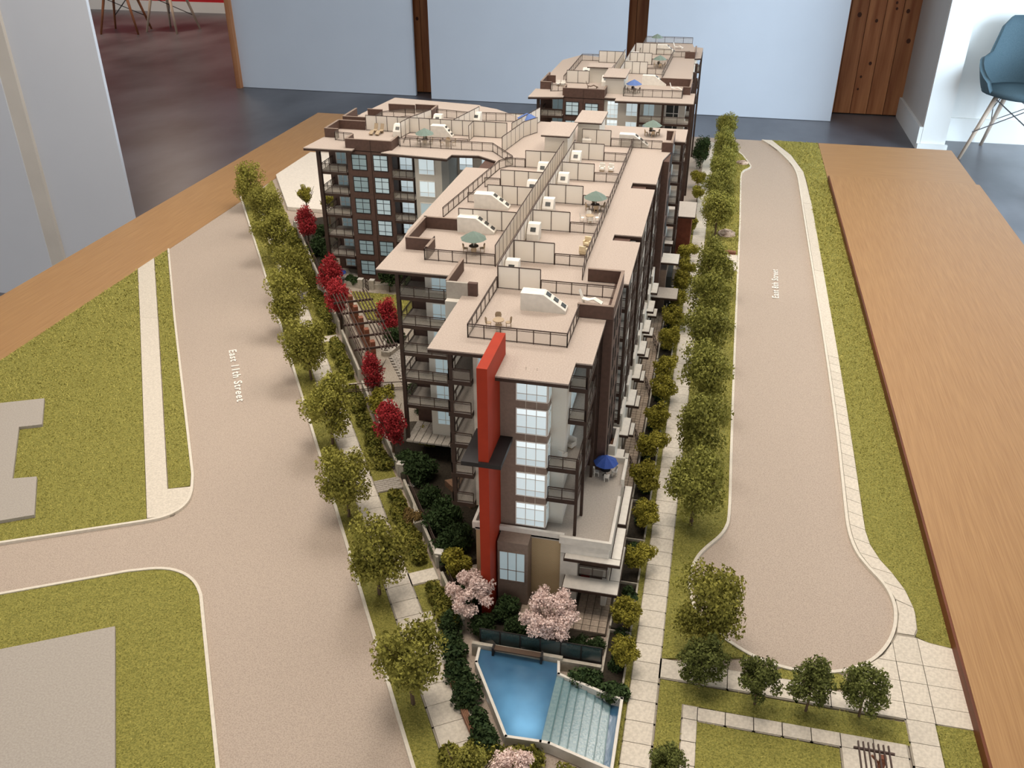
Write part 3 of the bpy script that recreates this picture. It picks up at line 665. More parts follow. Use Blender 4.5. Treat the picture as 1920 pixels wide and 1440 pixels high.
# -- left section facing the courtyard
w_('wall', -.352, -.321, 1.1415, 1.225, .05, .357, 'grey_stucco'); w_('wall', -.3525, -.3205, 1.1385, 1.1425, .05, .384, 'grey_stucco', 'grey pier rising above the roof')
w_('wall', -.3205, -.307, 1.1395, 1.146, .360, .384, 'brown_panel')
parapet(A, -.3540, -.3505, 1.1425, 1.228, .36, .384)
w_('wall', -.4165, -.30, 1.234, 1.40, .05, .358, 'siding'); w_('wall', -.455, -.4255, 1.275, 1.40, .05, .358, 'brown_panel')
w_('wall', -.470, -.118, 1.38, 2.150, .05, .358, 'brown_panel')
for k, z in enumerate([.0705] + FL):
    if k: balcony(A, -.455, -.354, 1.213, 1.275, z, 'fl', floor='deck_grey', step=.0255)
    window(A, -.3905, 1.234, z + .0055, .030, .027, (.45,), (.32,), 'frame_white', 'pane_soft')
w_('post', -.4575, -.4515, 1.212, 1.218, .05, .358, 'dark_trim')
# -- roof
roof(A, [(-.3295, .972), (-.2275, .972), (-.2275, .920), (-.137, .920), (-.137, .975), (-.116, .975), (-.116, 1.115), (-.106, 1.115), (-.106, 1.232), (-.099, 1.232), (-.099, 1.407), (-.145, 1.407), (-.145, 1.435),
         (-.099, 1.435), (-.099, 1.692), (-.145, 1.692), (-.145, 1.727), (-.099, 1.727), (-.099, 1.898), (-.088, 1.960), (-.085, 2.053), (-.061, 2.053), (-.061, 2.165), (-.44, 2.165), (-.44, 1.80), (-.4375, 1.757),
         (-.491, 1.757), (-.491, 1.380), (-.4855, 1.335), (-.4855, 1.206), (-.352, 1.206), (-.352, 1.140), (-.3295, 1.140)])
for yy in (1.405, 1.690):
    w_('lightwell_wall', -.146, -.101, yy + .033, yy + .0345, .33, .359, 'dark_trim'); w_('lightwell_wall', -.146, -.144, yy, yy + .034, .33, .359, 'dark_trim')
    window(A, -.125, yy + .033, .335, .03, .018, (.5,), (), 'frame_white', 'pane_dim')
# terrace rails, screens
run(A, [(-.2855, 1.172), (-.2865, 1.0125), (-.1545, 1.0125), (-.1535, 1.107)], ZR, .020, .024)
screen(A, [(-.2845, 1.176), (-.2215, 1.176)]); run(A, [(-.2205, 1.176), (-.1085, 1.176)], ZR, .019, .023)
screen(A, [(-.3075, 1.254), (-.3075, 1.870)]); screen(A, [(-.2855, 1.178), (-.2855, 1.885)])
for i, y in enumerate((1.2825, 1.428, 1.573, 1.717, 1.863, 1.978)):
    screen(A, [(-.284, y), (-.2205, y)]); run(A, [(-.2195, y), (-.173 if i < 5 else -.108, y)], ZR, .0185, .024)
run(A, [(-.1685, 1.232), (-.1725, 1.30), (-.1715, 2.005)], ZR, .0185, .030)
for i, (y, x) in enumerate(((1.408, -.4085), (1.545, -.392), (1.640, -.390), (1.782, -.371))):
    screen(A, [(x, y), (-.3085, y)])
    if i: run(A, [(-.437 + .008 * i, y - .002), (x - .001, y - .002)], ZR, .0185, .022)
run(A, [(-.450, 1.452), (-.4205, 1.757), (-.400, 1.790)], ZR, .0185, .026)
run(A, [(-.4225, 1.312), (-.4225, 1.257), (-.309, 1.257)], ZR, .019, .024)
# brown parapets
for q in ((-.156, -.107, 1.104, 1.108, .365, .384), (-.1105, -.1065, 1.108, 1.229, .12, .384), (-.160, -.1065, 1.229, 1.233, .365, .384),
          (-.466, -.462, 1.298, 1.397, .364, .384), (-.466, -.418, 1.294, 1.298, .364, .384), (-.422, -.418, 1.262, 1.294, .364, .384), (-.466, -.407, 1.394, 1.398, .364, .384),
          (-.107, -.0845, 1.960, 1.964, .364, .384), (-.0885, -.0845, 1.964, 2.060, .364, .384), (-.104, -.0845, 2.060, 2.064, .364, .384)): parapet(A, *q)
bulkhead(A, -.237, 1.110); bulkhead(A, -.406, 1.388); bulkhead(A, -.410, 1.514); bulkhead(A, -.203, 1.985)
for y in (1.210, 1.373, 1.505, 1.660, 1.815, 1.975): hatch(A, -.2835, y)
hatch(A, -.335, 1.72); hatch(A, -.332, 1.60)
# lift penthouses
def penthouse(P, x0, x1, y0, y1, h=.045):
    o = bx('lift_house', x0, x1, y0, y1, ZR, ZR + h - .004, 'siding', P)
    bx('lift_house_roof', x0 - .007, x1 + .005, y0 - .008, y1 + .006, ZR + h - .004, ZR + h - .0015, 'dark_trim', o)
    bx('roof_surface', x0 - .007, x1 + .005, y0 - .008, y1 + .006, ZR + h - .0015, ZR + h, 'roof_stucco', o)
penthouse(A, -.350, -.301, 1.880, 1.985); penthouse(A, -.299, -.250, 2.006, 2.105)
w_('roof_door', -.287, -.272, 2.0035, 2.0062, ZR, ZR + .028, 'dark_trim')
# -- right (East 8th) facade
w_('wall', -.119, -.107, 1.107, 1.232, 0, .364, 'brown_panel', 'dark brown street wall')
for z in [.0705] + FL:
    for y in (1.135, 1.165, 1.205): window(A, -.107, y, z + .006, .009, .034, (), (.4,), 'frame_black', 'pane_dark', '+x')
for (ya, yb) in ((1.236, 1.405), (1.436, 1.690), (1.730, 1.895)):
    for k, z in enumerate(FL):
        nb = 2
        for j in range(nb):
            a = ya + (yb - ya) * (j + .06) / nb; b = ya + (yb - ya) * (j + .80) / nb
            balcony(A, -.119, -.099, a, b, z, 'fr', step=.03)
            window(A, -.118, (a + b) / 2, z + .002, (b - a) * .8, .038, (.33, .66), (.78,), 'frame_black', 'pane_soft', '+x')
    for j in range(2):
        c = ya + (yb - ya) * (j + .90) / 2; w_('pier', -.119, -.1005, c - .006, c + .006, .12, .358, 'brown_panel' if j else 'white_paint')
        for zz in (.1125,): w_('post', -.103, -.099, ya + (yb - ya) * (j + .05) / 2, ya + (yb - ya) * (j + .05) / 2 + .004, zz, .358, 'dark_trim')
w_('wall', -.119, -.086, 1.900, 2.05, 0, .360, 'brown_panel', 'tall dark brown bay of the street wall')
for z in FL: window(A, -.086, 1.975, z + .006, .04, .030, (.5,), (.3,), 'frame_black', 'pane_dim', '+x')
w_('wall', -.12, -.088, 2.05, 2.150, .0, .358, 'taupe')
for z in FL:
    balcony(A, -.10, -.064, 2.052, 2.160, z, 'fr', step=.03)
    window(A, -.0765 - .012, 2.11, z + .002, .05, .036, (.5,), (), 'frame_white', 'pane_soft', '+x')
w_('post', -.070, -.064, 2.053, 2.059, .0, .358, 'dark_trim'); w_('post', -.070, -.064, 2.155, 2.161, .0, .358, 'dark_trim')
# townhouse units
for i in range(8):
    y = 1.150 + .097 * i
    w_('wall', -.119, -.0985, y, y + .0965, .0, .100, 'white_paint' if i % 2 == 0 else 'cream')
    w_('terrace_deck', -.119, -.0995, y + .018, y + .058, .100, .1060, 'bench_wood')
    for q in ((-.1005, -.0960, y + .012, y + .0600, .092, .124), (-.119, -.0960, y + .008, y + .0125, .092, .124), (-.119, -.0960, y + .0600, y + .0640, .092, .124)): parapet(A, *q, m='white_paint', cap=False)
    canopy(-.119, -.083, y - .004, y + .052, .090); canopy(-.119, -.0790, y + .066, y + .106, .047)
    w_('entry_door', -.0987, -.0978, y + .070, y + .088, .002, .04, 'furniture_dark')
    window(A, -.0985, y + .026, .012, .026, .026, (.5,), (.3,), 'frame_white', 'pane_dim', '+x')
# entrance canopies near the lobby
w_('wall', -.119, -.072, 1.935, 2.25, 0, .10, 'taupe'); canopy(-.119, -.046, 1.930, 1.990, .120); canopy(-.10, -.066, 2.03, 2.075, .128); 
w_('lobby_glass', -.0725, -.060, 1.96, 2.05, 0, .075, 'pane_dark', 'dark glazed lobby'); canopy(-.10, -.040, 1.865, 1.925, .062, 'lobby_canopy')
canopy(-.119, -.023, 2.252, 2.376, .120, 'lobby_canopy'); w_('wall', -.11, -.032, 2.275, 2.37, 0, .114, 'red_brown', 'red-brown entrance wall')
w_('planter', -.066, -.03, 2.12, 2.15, 0, .03, 'stone')

# ------------------------------------------------------------------ wing of the near building
GZ = .055; WF = [.0555, .1055, .1555, .2055, .2555, .3055]
w_('wall', -.787, -.682, 1.840, 2.25, GZ - .01, .358, 'brown_panel', 'dark brown window wall of the wing')
w_('panel_joint', -.7305, -.7295, 1.8388, 1.8405, GZ, .384, 'dark_trim')
w_('wall', -.856, -.787, 1.90, 2.25, .0, .358, 'brown_panel'); w_('wall', -.682, -.630, 1.880, 2.25, .0, .358, 'dark_trim')
w_('wall', -.630, -.569, 1.838, 2.25, .0, .358, 'siding'); w_('wall', -.569, -.44, 1.895, 2.25, .0, .358, 'cream')
b = MB().prism([(-.569, 1.838), (-.556, 1.85), (-.548, 1.90), (-.569, 1.90)], .1, .358).build('wall', 'siding_blue', A)
for k, z in enumerate(WF):
    p = 'pane_dim' if k < 6 else 'pane_dim'
    window(A, -.7585, 1.840, z + .012, .0335, .033, (.5,), (.27, .74), 'frame_black', 'pane_dim', fw=.0013)
    window(A, -.709, 1.840, z + .012, .0320, .034, (.5,), (.27, .74), 'frame_black', 'pane_soft' if k > 1 else 'pane_dim', fw=.0013)
    window(A, -.8265, 1.90, z + .004, .022, .037, (.5,), (.25, .75), 'frame_white', 'pane_dim', fw=.0018)
    if k:
        balcony(A, -.850, -.788, 1.836, 1.90, z + .0035, 'fl', step=.0195)
        balcony(A, -.683, -.632, 1.834, 1.880, z + .0015, 'f', step=.0165)
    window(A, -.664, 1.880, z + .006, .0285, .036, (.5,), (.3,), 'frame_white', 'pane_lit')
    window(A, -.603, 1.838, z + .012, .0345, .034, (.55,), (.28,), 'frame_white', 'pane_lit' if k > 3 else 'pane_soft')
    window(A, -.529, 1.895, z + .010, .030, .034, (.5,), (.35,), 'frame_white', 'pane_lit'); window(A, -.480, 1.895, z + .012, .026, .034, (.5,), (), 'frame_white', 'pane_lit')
for q in ((-.8555, -.8475, 1.831, 1.839, 0, .358), ): w_('post', *q, 'dark_trim')
roof(A, [(-.880, 1.822), (-.767, 1.825), (-.767, 1.842), (-.60, 1.842), (-.60, 2.30), (-.845, 2.335), (-.868, 2.15), (-.868, 1.952)])
roof(A, [(-.699, 1.820), (-.547, 1.807), (-.545, 1.838), (-.487, 1.845), (-.4385, 1.811), (-.4385, 2.165), (-.548, 2.265), (-.62, 2.30), (-.62, 1.842), (-.684, 1.842)], ZR + .0004)
parapet(A, -.788, -.681, 1.8395, 1.844, .36, .384); parapet(A, -.788, -.784, 1.844, 1.882, .36, .384); parapet(A, -.685, -.681, 1.844, 1.888, .36, .384)
for q in ((-.868, -.864, 1.919, 1.996, .364, .384), (-.868, -.835, 1.915, 1.919, .364, .384), (-.868, -.800, 1.994, 1.998, .364, .384), (-.870, -.866, 2.034, 2.115, .364, .384), (-.870, -.802, 2.030, 2.034, .364, .384), (-.838, -.80, 2.113, 2.117, .364, .384),
          (-.806, -.737, 2.176, 2.180, .364, .384), (-.738, -.680, 2.186, 2.190, .364, .384), (-.684, -.680, 2.085, 2.186, .364, .384), (-.684, -.668, 2.081, 2.085, .364, .384)): parapet(A, *q)
run(A, [(-.835, 1.915), (-.835, 1.8965), (-.7905, 1.8905), (-.786, 1.885)], ZR, .019, .022)
run(A, [(-.681, 1.888), (-.674, 1.876), (-.464, 1.879), (-.401, 1.792)], ZR + .0004, .019, .024)
screen(A, [(-.797, 1.994), (-.459, 1.994)], step=.0255); screen(A, [(-.696, 1.949), (-.690, 1.992)]); screen(A, [(-.537, 1.952), (-.537, 1.992)])
screen(A, [(-.442, 1.875), (-.4245, 2.012), (-.402, 2.06)]); screen(A, [(-.690, 1.996), (-.664, 2.08)]); screen(A, [(-.585, 1.997), (-.560, 2.135)]); screen(A, [(-.448, 1.997), (-.415, 2.16)])
run(A, [(-.672, 2.15), (-.592, 2.136), (-.448, 2.148)], ZR + .0004, .020, .026); run(A, [(-.797, 2.04), (-.797, 2.1), (-.75, 2.14), (-.682, 2.146)], ZR, .019, .026)
run(A, [(-.676, 1.905), (-.686, 1.95), (-.540, 1.952)], ZR + .0004, .004, .03, pane=None, mid=False)
bulkhead(A, -.632, 1.967, L=.05, flat=.62); 
for x, y in ((-.717, 1.952), (-.655, 2.06), (-.57, 2.10)): hatch(A, x, y)

# ------------------------------------------------------------------ far building
B = empty('apartment_building', (-.28, 2.9, 0), 'farther apartment block with siding penthouses, under the wall panels', 'building')
def v_(n, x0, x1, y0, y1, z0, z1, m, lab=None): return bx(n, x0, x1, y0, y1, z0, z1, m, B, label=lab)
v_('wall', -.410, -.298, 2.458, 2.9, 0, .358, 'brown_panel', 'dark brown window bay'); v_('wall', -.480, -.41, 2.50, 2.95, 0, .358, 'brown_panel')
v_('wall', -.298, -.20, 2.466, 2.9, 0, .358, 'siding'); v_('wall', -.20, -.082, 2.475, 3.25, 0, .358, 'siding'); v_('wall', -.272, -.09, 2.9, 3.30, 0, .355, 'brown_panel'); v_('wall', -.44, -.272, 2.9, 3.00, 0, .355, 'brown_panel')
v_('panel_joint', -.3545, -.3535, 2.4572, 2.4585, 0, .384, 'dark_trim')
for k, z in enumerate(FL[2:]):
    window(B, -.384, 2.458, z - .004, .034, .034, (.5,), (.27, .74), 'frame_black', 'pane_soft', fw=.0014); window(B, -.331, 2.458, z - .006, .034, .034, (.5,), (.27, .74), 'frame_black', 'pane_soft', fw=.0014)
    window(B, -.430, 2.50, z, .030, .036, (.5,), (), 'frame_white', 'pane_dim')
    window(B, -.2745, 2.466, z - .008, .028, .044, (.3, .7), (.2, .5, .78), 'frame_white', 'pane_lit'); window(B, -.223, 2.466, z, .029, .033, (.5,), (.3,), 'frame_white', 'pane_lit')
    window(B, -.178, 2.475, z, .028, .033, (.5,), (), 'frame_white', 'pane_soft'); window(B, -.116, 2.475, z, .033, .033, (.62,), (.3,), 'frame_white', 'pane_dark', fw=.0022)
    balcony(B, -.468, -.407, 2.437, 2.50, z - .004, 'fl', step=.02); balcony(B, -.203, -.064, 2.437, 2.475, z - .009, 'f', step=.034)
    balcony(B, -.09, -.066, 2.49, 2.60, z, 'fr'); balcony(B, -.09, -.070, 3.12, 3.24, z, 'fr')
v_('post', -.478, -.470, 2.437, 2.445, 0, .358, 'dark_trim')
for q in ((-.205, -.199, 2.437, 2.443), (-.142, -.136, 2.437, 2.443), (-.070, -.062, 2.437, 2.445), (-.073, -.067, 3.245, 3.252), (-.071, -.065, 2.80, 2.806)): v_('post', *q, 0, .358, 'dark_trim')
for y in (2.55, 2.72, 2.88, 3.02): v_('pier', -.088, -.074, y, y + .012, 0, .358, 'dark_trim')
roof(B, [(-.4995, 2.425), (-.407, 2.443), (-.407, 2.46), (-.29, 2.46), (-.266, 2.46), (-.266, 2.430), (-.0605, 2.436), (-.062, 2.56), (-.079, 2.56), (-.080, 2.76), (-.088, 3.09), (-.068, 3.10), (-.068, 3.287), (-.10, 3.30), (-.108, 3.37), (-.272, 3.365),
         (-.28, 3.02), (-.34, 3.02), (-.453, 3.07), (-.4995, 2.965), (-.4995, 2.70), (-.485, 2.66), (-.485, 2.53), (-.4995, 2.53)])
parapet(B, -.411, -.2975, 2.4575, 2.462, .36, .384); parapet(B, -.411, -.407, 2.462, 2.505, .36, .384); parapet(B, -.3015, -.2975, 2.462, 2.55, .36, .384)
for q in ((-.486, -.482, 2.53, 2.66, .364, .384), (-.486, -.455, 2.526, 2.530, .364, .384), (-.486, -.459, 2.615, 2.619, .364, .384), (-.095, -.0745, 2.538, 2.542, .364, .384), (-.0785, -.0745, 2.542, 2.648, .364, .384), (-.163, -.0745, 2.645, 2.649, .364, .384),
          (-.119, -.087, 3.078, 3.082, .364, .384), (-.091, -.087, 3.082, 3.195, .364, .384)): parapet(B, *q)
run(B, [(-.250, 2.53), (-.250, 2.485), (-.0945, 2.490), (-.0945, 2.538)], ZR, .020, .026); run(B, [(-.452, 2.53), (-.452, 2.503), (-.412, 2.515)], ZR, .019, .022)
run(B, [(-.436, 2.62), (-.437, 2.968), (-.30, 2.98)], ZR, .020, .036); run(B, [(-.268, 3.355), (-.108, 3.36)], ZR, .021, .03); run(B, [(-.266, 3.10), (-.268, 3.355)], ZR, .02, .05)
screen(B, [(-.428, 2.624), (-.364, 2.624)]); screen(B, [(-.303, 2.70), (-.303, 2.99)]); screen(B, [(-.2835, 2.64), (-.2835, 3.10)])
for y in (2.795, 2.945, 3.125): screen(B, [(-.282, y), (-.2145, y)]); run(B, [(-.2135, y), (-.166, y)], ZR, .0185, .024)
screen(B, [(-.38, 2.95), (-.305, 2.95)]); run(B, [(-.160, 2.652), (-.166, 2.74), (-.158, 3.09), (-.105, 3.10)], ZR, .0185, .035)
penthouse(B, -.303, -.253, 2.511, 2.620); penthouse(B, -.365, -.307, 2.642, 2.690)
bulkhead(B, -.215, 2.640, L=.068); bulkhead(B, -.215, 3.155, L=.06)
for x, y in ((-.325, 2.60), (-.395, 2.70), (-.281, 2.83), (-.281, 2.99), (-.32, 2.96)): hatch(B, x, y)
# ================================================================== COURTYARD AND GARDENS
CZ = .050
court = MB().prism([st(1.33, .252), st(1.30, .36), (-.40, 1.285), (-.44, 1.39), (-.44, 1.95), (-.90, 1.99), st(2.10, .252)], 0, CZ).build('courtyard_deck', 'gravel')
struct(court, 'raised courtyard deck with gravel paths beside the wing', 'terrace')
bed = MB().prism([st(.98, .240), st(1.33, .240), st(1.30, .37), (-.352, 1.22), (-.262, 1.10), (-.262, .95), st(.98, .30)], 0, .010).build('garden_soil', 'soil')
struct(bed, 'dark planted garden bed between hedge wall and tower', 'ground')
struct(MB().prism([st(2.10, .240), st(2.55, .240), (-1.0, 2.40), (-.86, 2.10), (-.90, 1.99)], 0, .012).build('garden_soil', 'soil'), 'dark planted bed at the outer corner of the wing', 'ground')
struct(MB().prism([(-.262, .94), (-.076, .94), (-.068, .885), (-.20, .83), (-.30, .915), st(.98, .24)], 0, .003).build('garden_soil', 'soil'), 'dark planted bed behind the pool wall', 'ground')
lawn([(-.776, 1.768), (-.45, 1.775), (-.45, 1.72), (-.60, 1.63), (-.69, 1.64)], 'bright courtyard lawn beside the pergola', CZ + .003, dens=200000)
def walls(name, P, t, z0, z1, m, label, cat, cap=None):
    b = MB()
    for p, q in zip(P[:-1], P[1:]):
        d = np.array(q) - np.array(p); d = d / np.linalg.norm(d); nrm = np.array([-d[1], d[0]]) * t / 2
        b.prism([tuple(np.array(p) - nrm), tuple(np.array(q) - nrm), tuple(np.array(q) + nrm), tuple(np.array(p) + nrm)], z0, z1)
    o = b.build(name, m); o['label'] = label; o['category'] = cat; return o
walls('garden_wall', [st(.99, .238), st(1.195, .238)], .004, 0, .022, 'stone', 'low stone garden wall between the two near gates', 'wall')
walls('garden_wall', [st(1.232, .238), st(1.54, .238)], .004, 0, .024, 'stone', 'low stone garden wall beside the tower garden', 'wall')
walls('garden_wall', [st(1.575, .240), st(1.765, .240)], .004, 0, .030, 'stone', 'stone garden wall beside the pergola', 'wall')
walls('garden_wall', [st(1.80, .240), st(2.45, .240)], .004, 0, .034, 'stone', 'long stone garden wall below the red maples', 'wall')
walls('garden_wall', [st(.86, .238), st(.96, .236)], .004, 0, .020, 'stone', 'short stone garden wall beside the pink cherry', 'wall')
walls('planter_wall', [(-.806, 1.803), (-.764, 1.797)], .005, CZ, CZ + .012, 'stone', 'low stone planter wall left of the courtyard gate', 'planter')
walls('planter_wall', [(-.735, 1.797), (-.600, 1.806)], .005, CZ, CZ + .012, 'stone', 'low stone planter wall right of the courtyard gate', 'planter')
walls('planter_wall', [(-.452, 1.70), (-.5775, 1.525), (-.585, 1.492), (-.600, 1.490), (-.625, 1.60)], .005, CZ - .02, CZ + .010, 'stone', 'pointed stone planter between pergola and balconies', 'planter')
walls('planter_wall', [(-.345, 1.06), (-.385, 1.03), (-.400, 1.075)], .004, 0, .024, 'stone', 'angled stone planter full of rusty grasses', 'planter')
walls('planter_wall', [(-.284, 1.11), (-.330, 1.165)], .004, 0, .025, 'stone', 'stone planter wall at the foot of the tower', 'planter')
struct(MB().prism([(-.345, 1.165), (-.372, 1.15), (-.315, 1.10), (-.30, 1.12)], .01, .022).build('planting_bed', 'rust_bed'), 'small rust-coloured mulch bed beside the tower', 'ground')
def pillar(x, y, z0, h, lab, w=.011):
    o = bx('gate_pillar', x - w / 2, x + w / 2, y - w / 2, y + w / 2, z0, z0 + h, 'stone', label=lab, category='pillar', group='stone gate pillars')
    bx('cap', x - w / 2 - .0006, x + w / 2 + .0006, y - w / 2 - .0006, y + w / 2 + .0006, z0 + h, z0 + h + .0012, 'white_paint', o)
pillar(*st(1.236, .243), 0, .026, 'pale gate pillar on the far side of the brick-pattern path'); pillar(*st(1.19, .250), 0, .012, 'low gate pillar on the near side of the brick-pattern path')
pillar(*st(.998, .243), 0, .024, 'gate pillar beside the yellow shrub and pink cherry'); pillar(-.763, 1.797, CZ, .022, 'courtyard gate pillar beside the short clipped hedge'); pillar(-.735, 1.797, CZ, .022, 'courtyard gate pillar beside the dark shrubs')
pillar(*st(2.49, .243), 0, .03, 'gate pillar behind the tall red maple')
def gate(p, q, z, h, lab):
    f = MB(); (x0, y0), (x1, y1) = p, q
    for zz in (.001, h * .5, h): f.bar((x0, y0, z + zz), (x1, y1, z + zz), .0014)
    f.bar((x0, y0, z), (x0, y0, z + h), .0016); f.bar((x1, y1, z), (x1, y1, z + h), .0016)
    mx, my = (x0 + x1) / 2, (y0 + y1) / 2; f.bar((mx, my, z), (mx, my, z + h), .0010)
    o = f.build('garden_gate', 'rail'); o['label'] = lab; o['category'] = 'gate'
gate((-.753, 1.800), (-.741, 1.786), CZ, .021, 'black open gate between the courtyard pillars')
def fence(P, z, h, step, lab, m='timber_dark', hz=True):
    f = MB(); V = [Vector((*p, 0)) for p in P]
    for a, b in zip(V[:-1], V[1:]):
        L = (b - a).length; n = max(1, round(L / step)); d = (b - a) / L
        for zz in ((h, h * .35, h * .15) if hz else (h,)): f.bar((a.x, a.y, z + zz), (b.x, b.y, z + zz), .0011)
        for i in range(n + 1): q = a + d * (L * i / n); f.box(q.x - .0008, q.x + .0008, q.y - .0008, q.y + .0008, z, z + h)
    o = f.build('garden_railing', m); o['label'] = lab; o['category'] = 'railing'
fence([st(1.60, .252), st(1.755, .252)], .034, .018, .03, 'dark railing along the wall in front of the pergola'); fence([st(1.81, .246), st(2.4, .246)], .034, .012, .06, 'dark railing along the long wall by the maples')
fence([(-.62, 1.335), (-.472, 1.385)], CZ, .018, .022, 'dark railing across the paved corner below the balconies'); fence([st(1.02, .243), st(1.19, .243)], .02, .012, .05, 'thin dark railing on the near garden wall')
fence([(-.45, 1.345), (-.36, 1.262)], CZ - .02, .018, .02, 'dark railing in front of the lowest deck'); fence([st(.87, .243), st(.955, .243)], .018, .012, .03, 'thin dark railing behind the left pink cherry')
# timber decks under the balconies
d0 = empty('timber_deck', (-.40, 1.24, CZ), 'ground-floor timber deck below the corner balconies', 'deck')
for i in range(8): bx('plank', -.455 + i * .0125, -.4435 + i * .0125, 1.205, 1.268, CZ, CZ + .003, 'paver_grey', d0)
d1 = empty('timber_deck', (-.80, 1.82, CZ), 'timber deck at the foot of the wing', 'deck')
for i in range(7): bx('plank', -.850 + i * .0125, -.8385 + i * .0125, 1.808, 1.870, CZ, CZ + .003, 'paver_grey', d1)
# courtyard pavers near the balconies and the lines of townhouse pavers (too fine to pick apart)
def pavers(name, label, cells, m, z0, z1):
    b = MB()
    for c in cells: b.prism(c, z0, z1)
    k = np.array([v for c in cells for v in c]).mean(0); o = place(name, None, (float(k[0]), float(k[1]), z0)); struct(o, label, 'path')
    p = b.build('pavers', m, o); p['kind'] = 'stuff'
    g = MB()
    for c in cells:
        k = np.array(c); k0 = k.mean(0); g.prism([tuple(v) for v in k0 + (k - k0) * 1.14], z0, z1 - .0012)
    g.build('bedding', 'joint_dark', o); return o
cs = []
for r in range(26):
    for c in range(14):
        s0 = 1.45 + r * .0062; t0 = .30 + c * .0095 + (.0047 if r % 2 else 0)
        q = [st(s0, t0), st(s0, t0 + .0088), st(s0 + .0055, t0 + .0088), st(s0 + .0055, t0)]
        if q[0][0] < -.455 and q[0][1] < 1.62 and q[1][0] > -.66: cs.append(q)
pavers('paver_path', 'grey brick-pattern paving below the corner balconies', cs, 'paver_grey', CZ, CZ + .0022)
cs = [[(-.0945 + .0088 * c, 1.14 + .0088 * r), (-.0945 + .0088 * c + .0080, 1.14 + .0088 * r), (-.0945 + .0088 * c + .0080, 1.148 + .0088 * r), (-.0945 + .0088 * c, 1.148 + .0088 * r)] for r in range(88) for c in range(3)]
struct(bx('path', -.0985, -.0665, .96, 1.96, 0, .0015, 'joint_dark'), 'dark joints of the townhouse path', 'path')
pavers('paver_path', 'long brown paver path in front of the townhouses', cs, 'paver', .0005, .0028)
pat = empty('patio', (-.13, .93, 0), 'square-paved patio in front of the red door', 'patio'); pat['kind'] = 'structure'
MB().prism([(-.192, .882), (-.192, .938), (-.118, .985), (-.0685, .985), (-.0685, .882)], .002, .0036).build('bedding', 'joint_dark', pat)
for r in range(9):
    for c in range(11):
        x, y = -.190 + c * .0110, .883 + r * .0112
        if x > -.118 - .0 or y < .925: bx('paver', x, x + .0102, y, y + .0104, .003, .0052, 'paver', pat)
# planter kerbs in front of the townhouses
for i in range(15):
    y = .80 + .098 * i
    o = MB(); o.box(-.0375, -.0350, y, y + .092, 0, .007); o.box(-.064, -.0375, y + .0895, y + .092, 0, .007); o.box(-.066, -.0635, y, y + .092, 0, .007)
    p = o.build('planter_kerb', 'stone'); p['label'] = 'white planter kerb, %s from the pool along the townhouse row' % ORD[i]; p['category'] = 'planter'; p['group'] = 'townhouse planters'
    q = bx('soil', -.0637, -.0374, y + .0005, y + .0893, .0, .003, 'soil', p)
for i, y in enumerate((1.333, 1.53, 1.72, 1.245)):
    gate((-.080, y + .046), (-.068, y), .002, .017, ['black garden gate on the paver path, between the two near planters', 'black garden gate halfway along the townhouse paver path', 'black garden gate farthest along the townhouse paver path', 'black garden gate nearest the corner terrace'][i])
# pergola
pg = empty('pergola', (*st(1.70, .275), CZ), 'dark slatted timber pergola over the courtyard path', 'pergola')
pz = .095
for k in range(5):
    s0 = 1.775 - k * .0565; x, y = st(s0, .266)
    b = MB(); b.prism([st(s0 - .006, .262), st(s0 + .006, .262), st(s0 + .006, .271), st(s0 - .006, .271)], CZ, pz + .008); b.build('post', 'timber', pg)
    b = MB(); b.bar((*st(s0 - .012, .228), pz), (*st(s0 - .018, .312), pz), .003, .004); b.build('beam', 'timber_dark', pg)
for t in [.234, .241, .248, .255, .278, .285, .292, .299, .306]:
    b = MB(); b.bar((*st(1.80, t), pz + .004), (*st(1.515, t), pz + .004), .0018, .0026); b.build('slat', 'timber_dark', pg)
b = MB(); b.prism([st(1.52, .264), st(1.78, .264), st(1.78, .269), st(1.52, .269)], CZ, CZ + .016); b.build('seat_wall', 'timber', pg)
# pergola at the picture's lower edge
p2 = empty('pergola', (.25, .70, 0), 'small timber pergola on the footpath at the bottom edge', 'pergola')
for k in range(7): b = MB(); x = .229 + k * .0053; b.bar((x, .729, .062), (x, .66, .062), .0016, .0022); b.build('slat', 'timber_dark', p2)
for y in (.7215, .672): b = MB(); b.bar((.224, y, .0595), (.267, y, .0595), .0022, .0026); b.build('beam', 'timber_dark', p2)
for y in (.716, .675):
    bx('post', .252, .258, y - .003, y + .003, .005, .059, 'timber', p2)
    b = MB(); b.bar((.255, y, .044), (.243, y, .058), .002); b.build('brace', 'timber', p2)
# benches
def bench(P, z, h, lab, n=4):
    P = [np.array(p) for p in P]; c = sum(P) / 4; e = empty('bench', (float(c[0]), float(c[1]), z), lab, 'bench')
    for i in range(n):
        a, b = i / n + .02, (i + 1) / n - .02
        q = [P[0] + (P[1] - P[0]) * a, P[0] + (P[1] - P[0]) * b, P[3] + (P[2] - P[3]) * b, P[3] + (P[2] - P[3]) * a]
        MB().prism([tuple(v) for v in q], z + h * .6, z + h).build('slat', 'bench_wood', e)
    q = [c + (p - c) * .93 for p in P]; MB().prism([tuple(v) for v in q], z, z + h * .62).build('base', 'timber', e)
bench([(-.265, .778), (-.258, .782), (-.239, .754), (-.246, .748)], .005, .007, 'slatted wooden bench beside the pool hedge, the one under the tree')
bench([(-.225, .715), (-.218, .719), (-.198, .690), (-.205, .686)], .005, .007, 'slatted wooden bench at the near end of the pool hedge')
bench([(.062, 2.318), (.092, 2.312), (.092, 2.325), (.062, 2.331)], .004, .008, 'wooden bench beside East 8th Street')
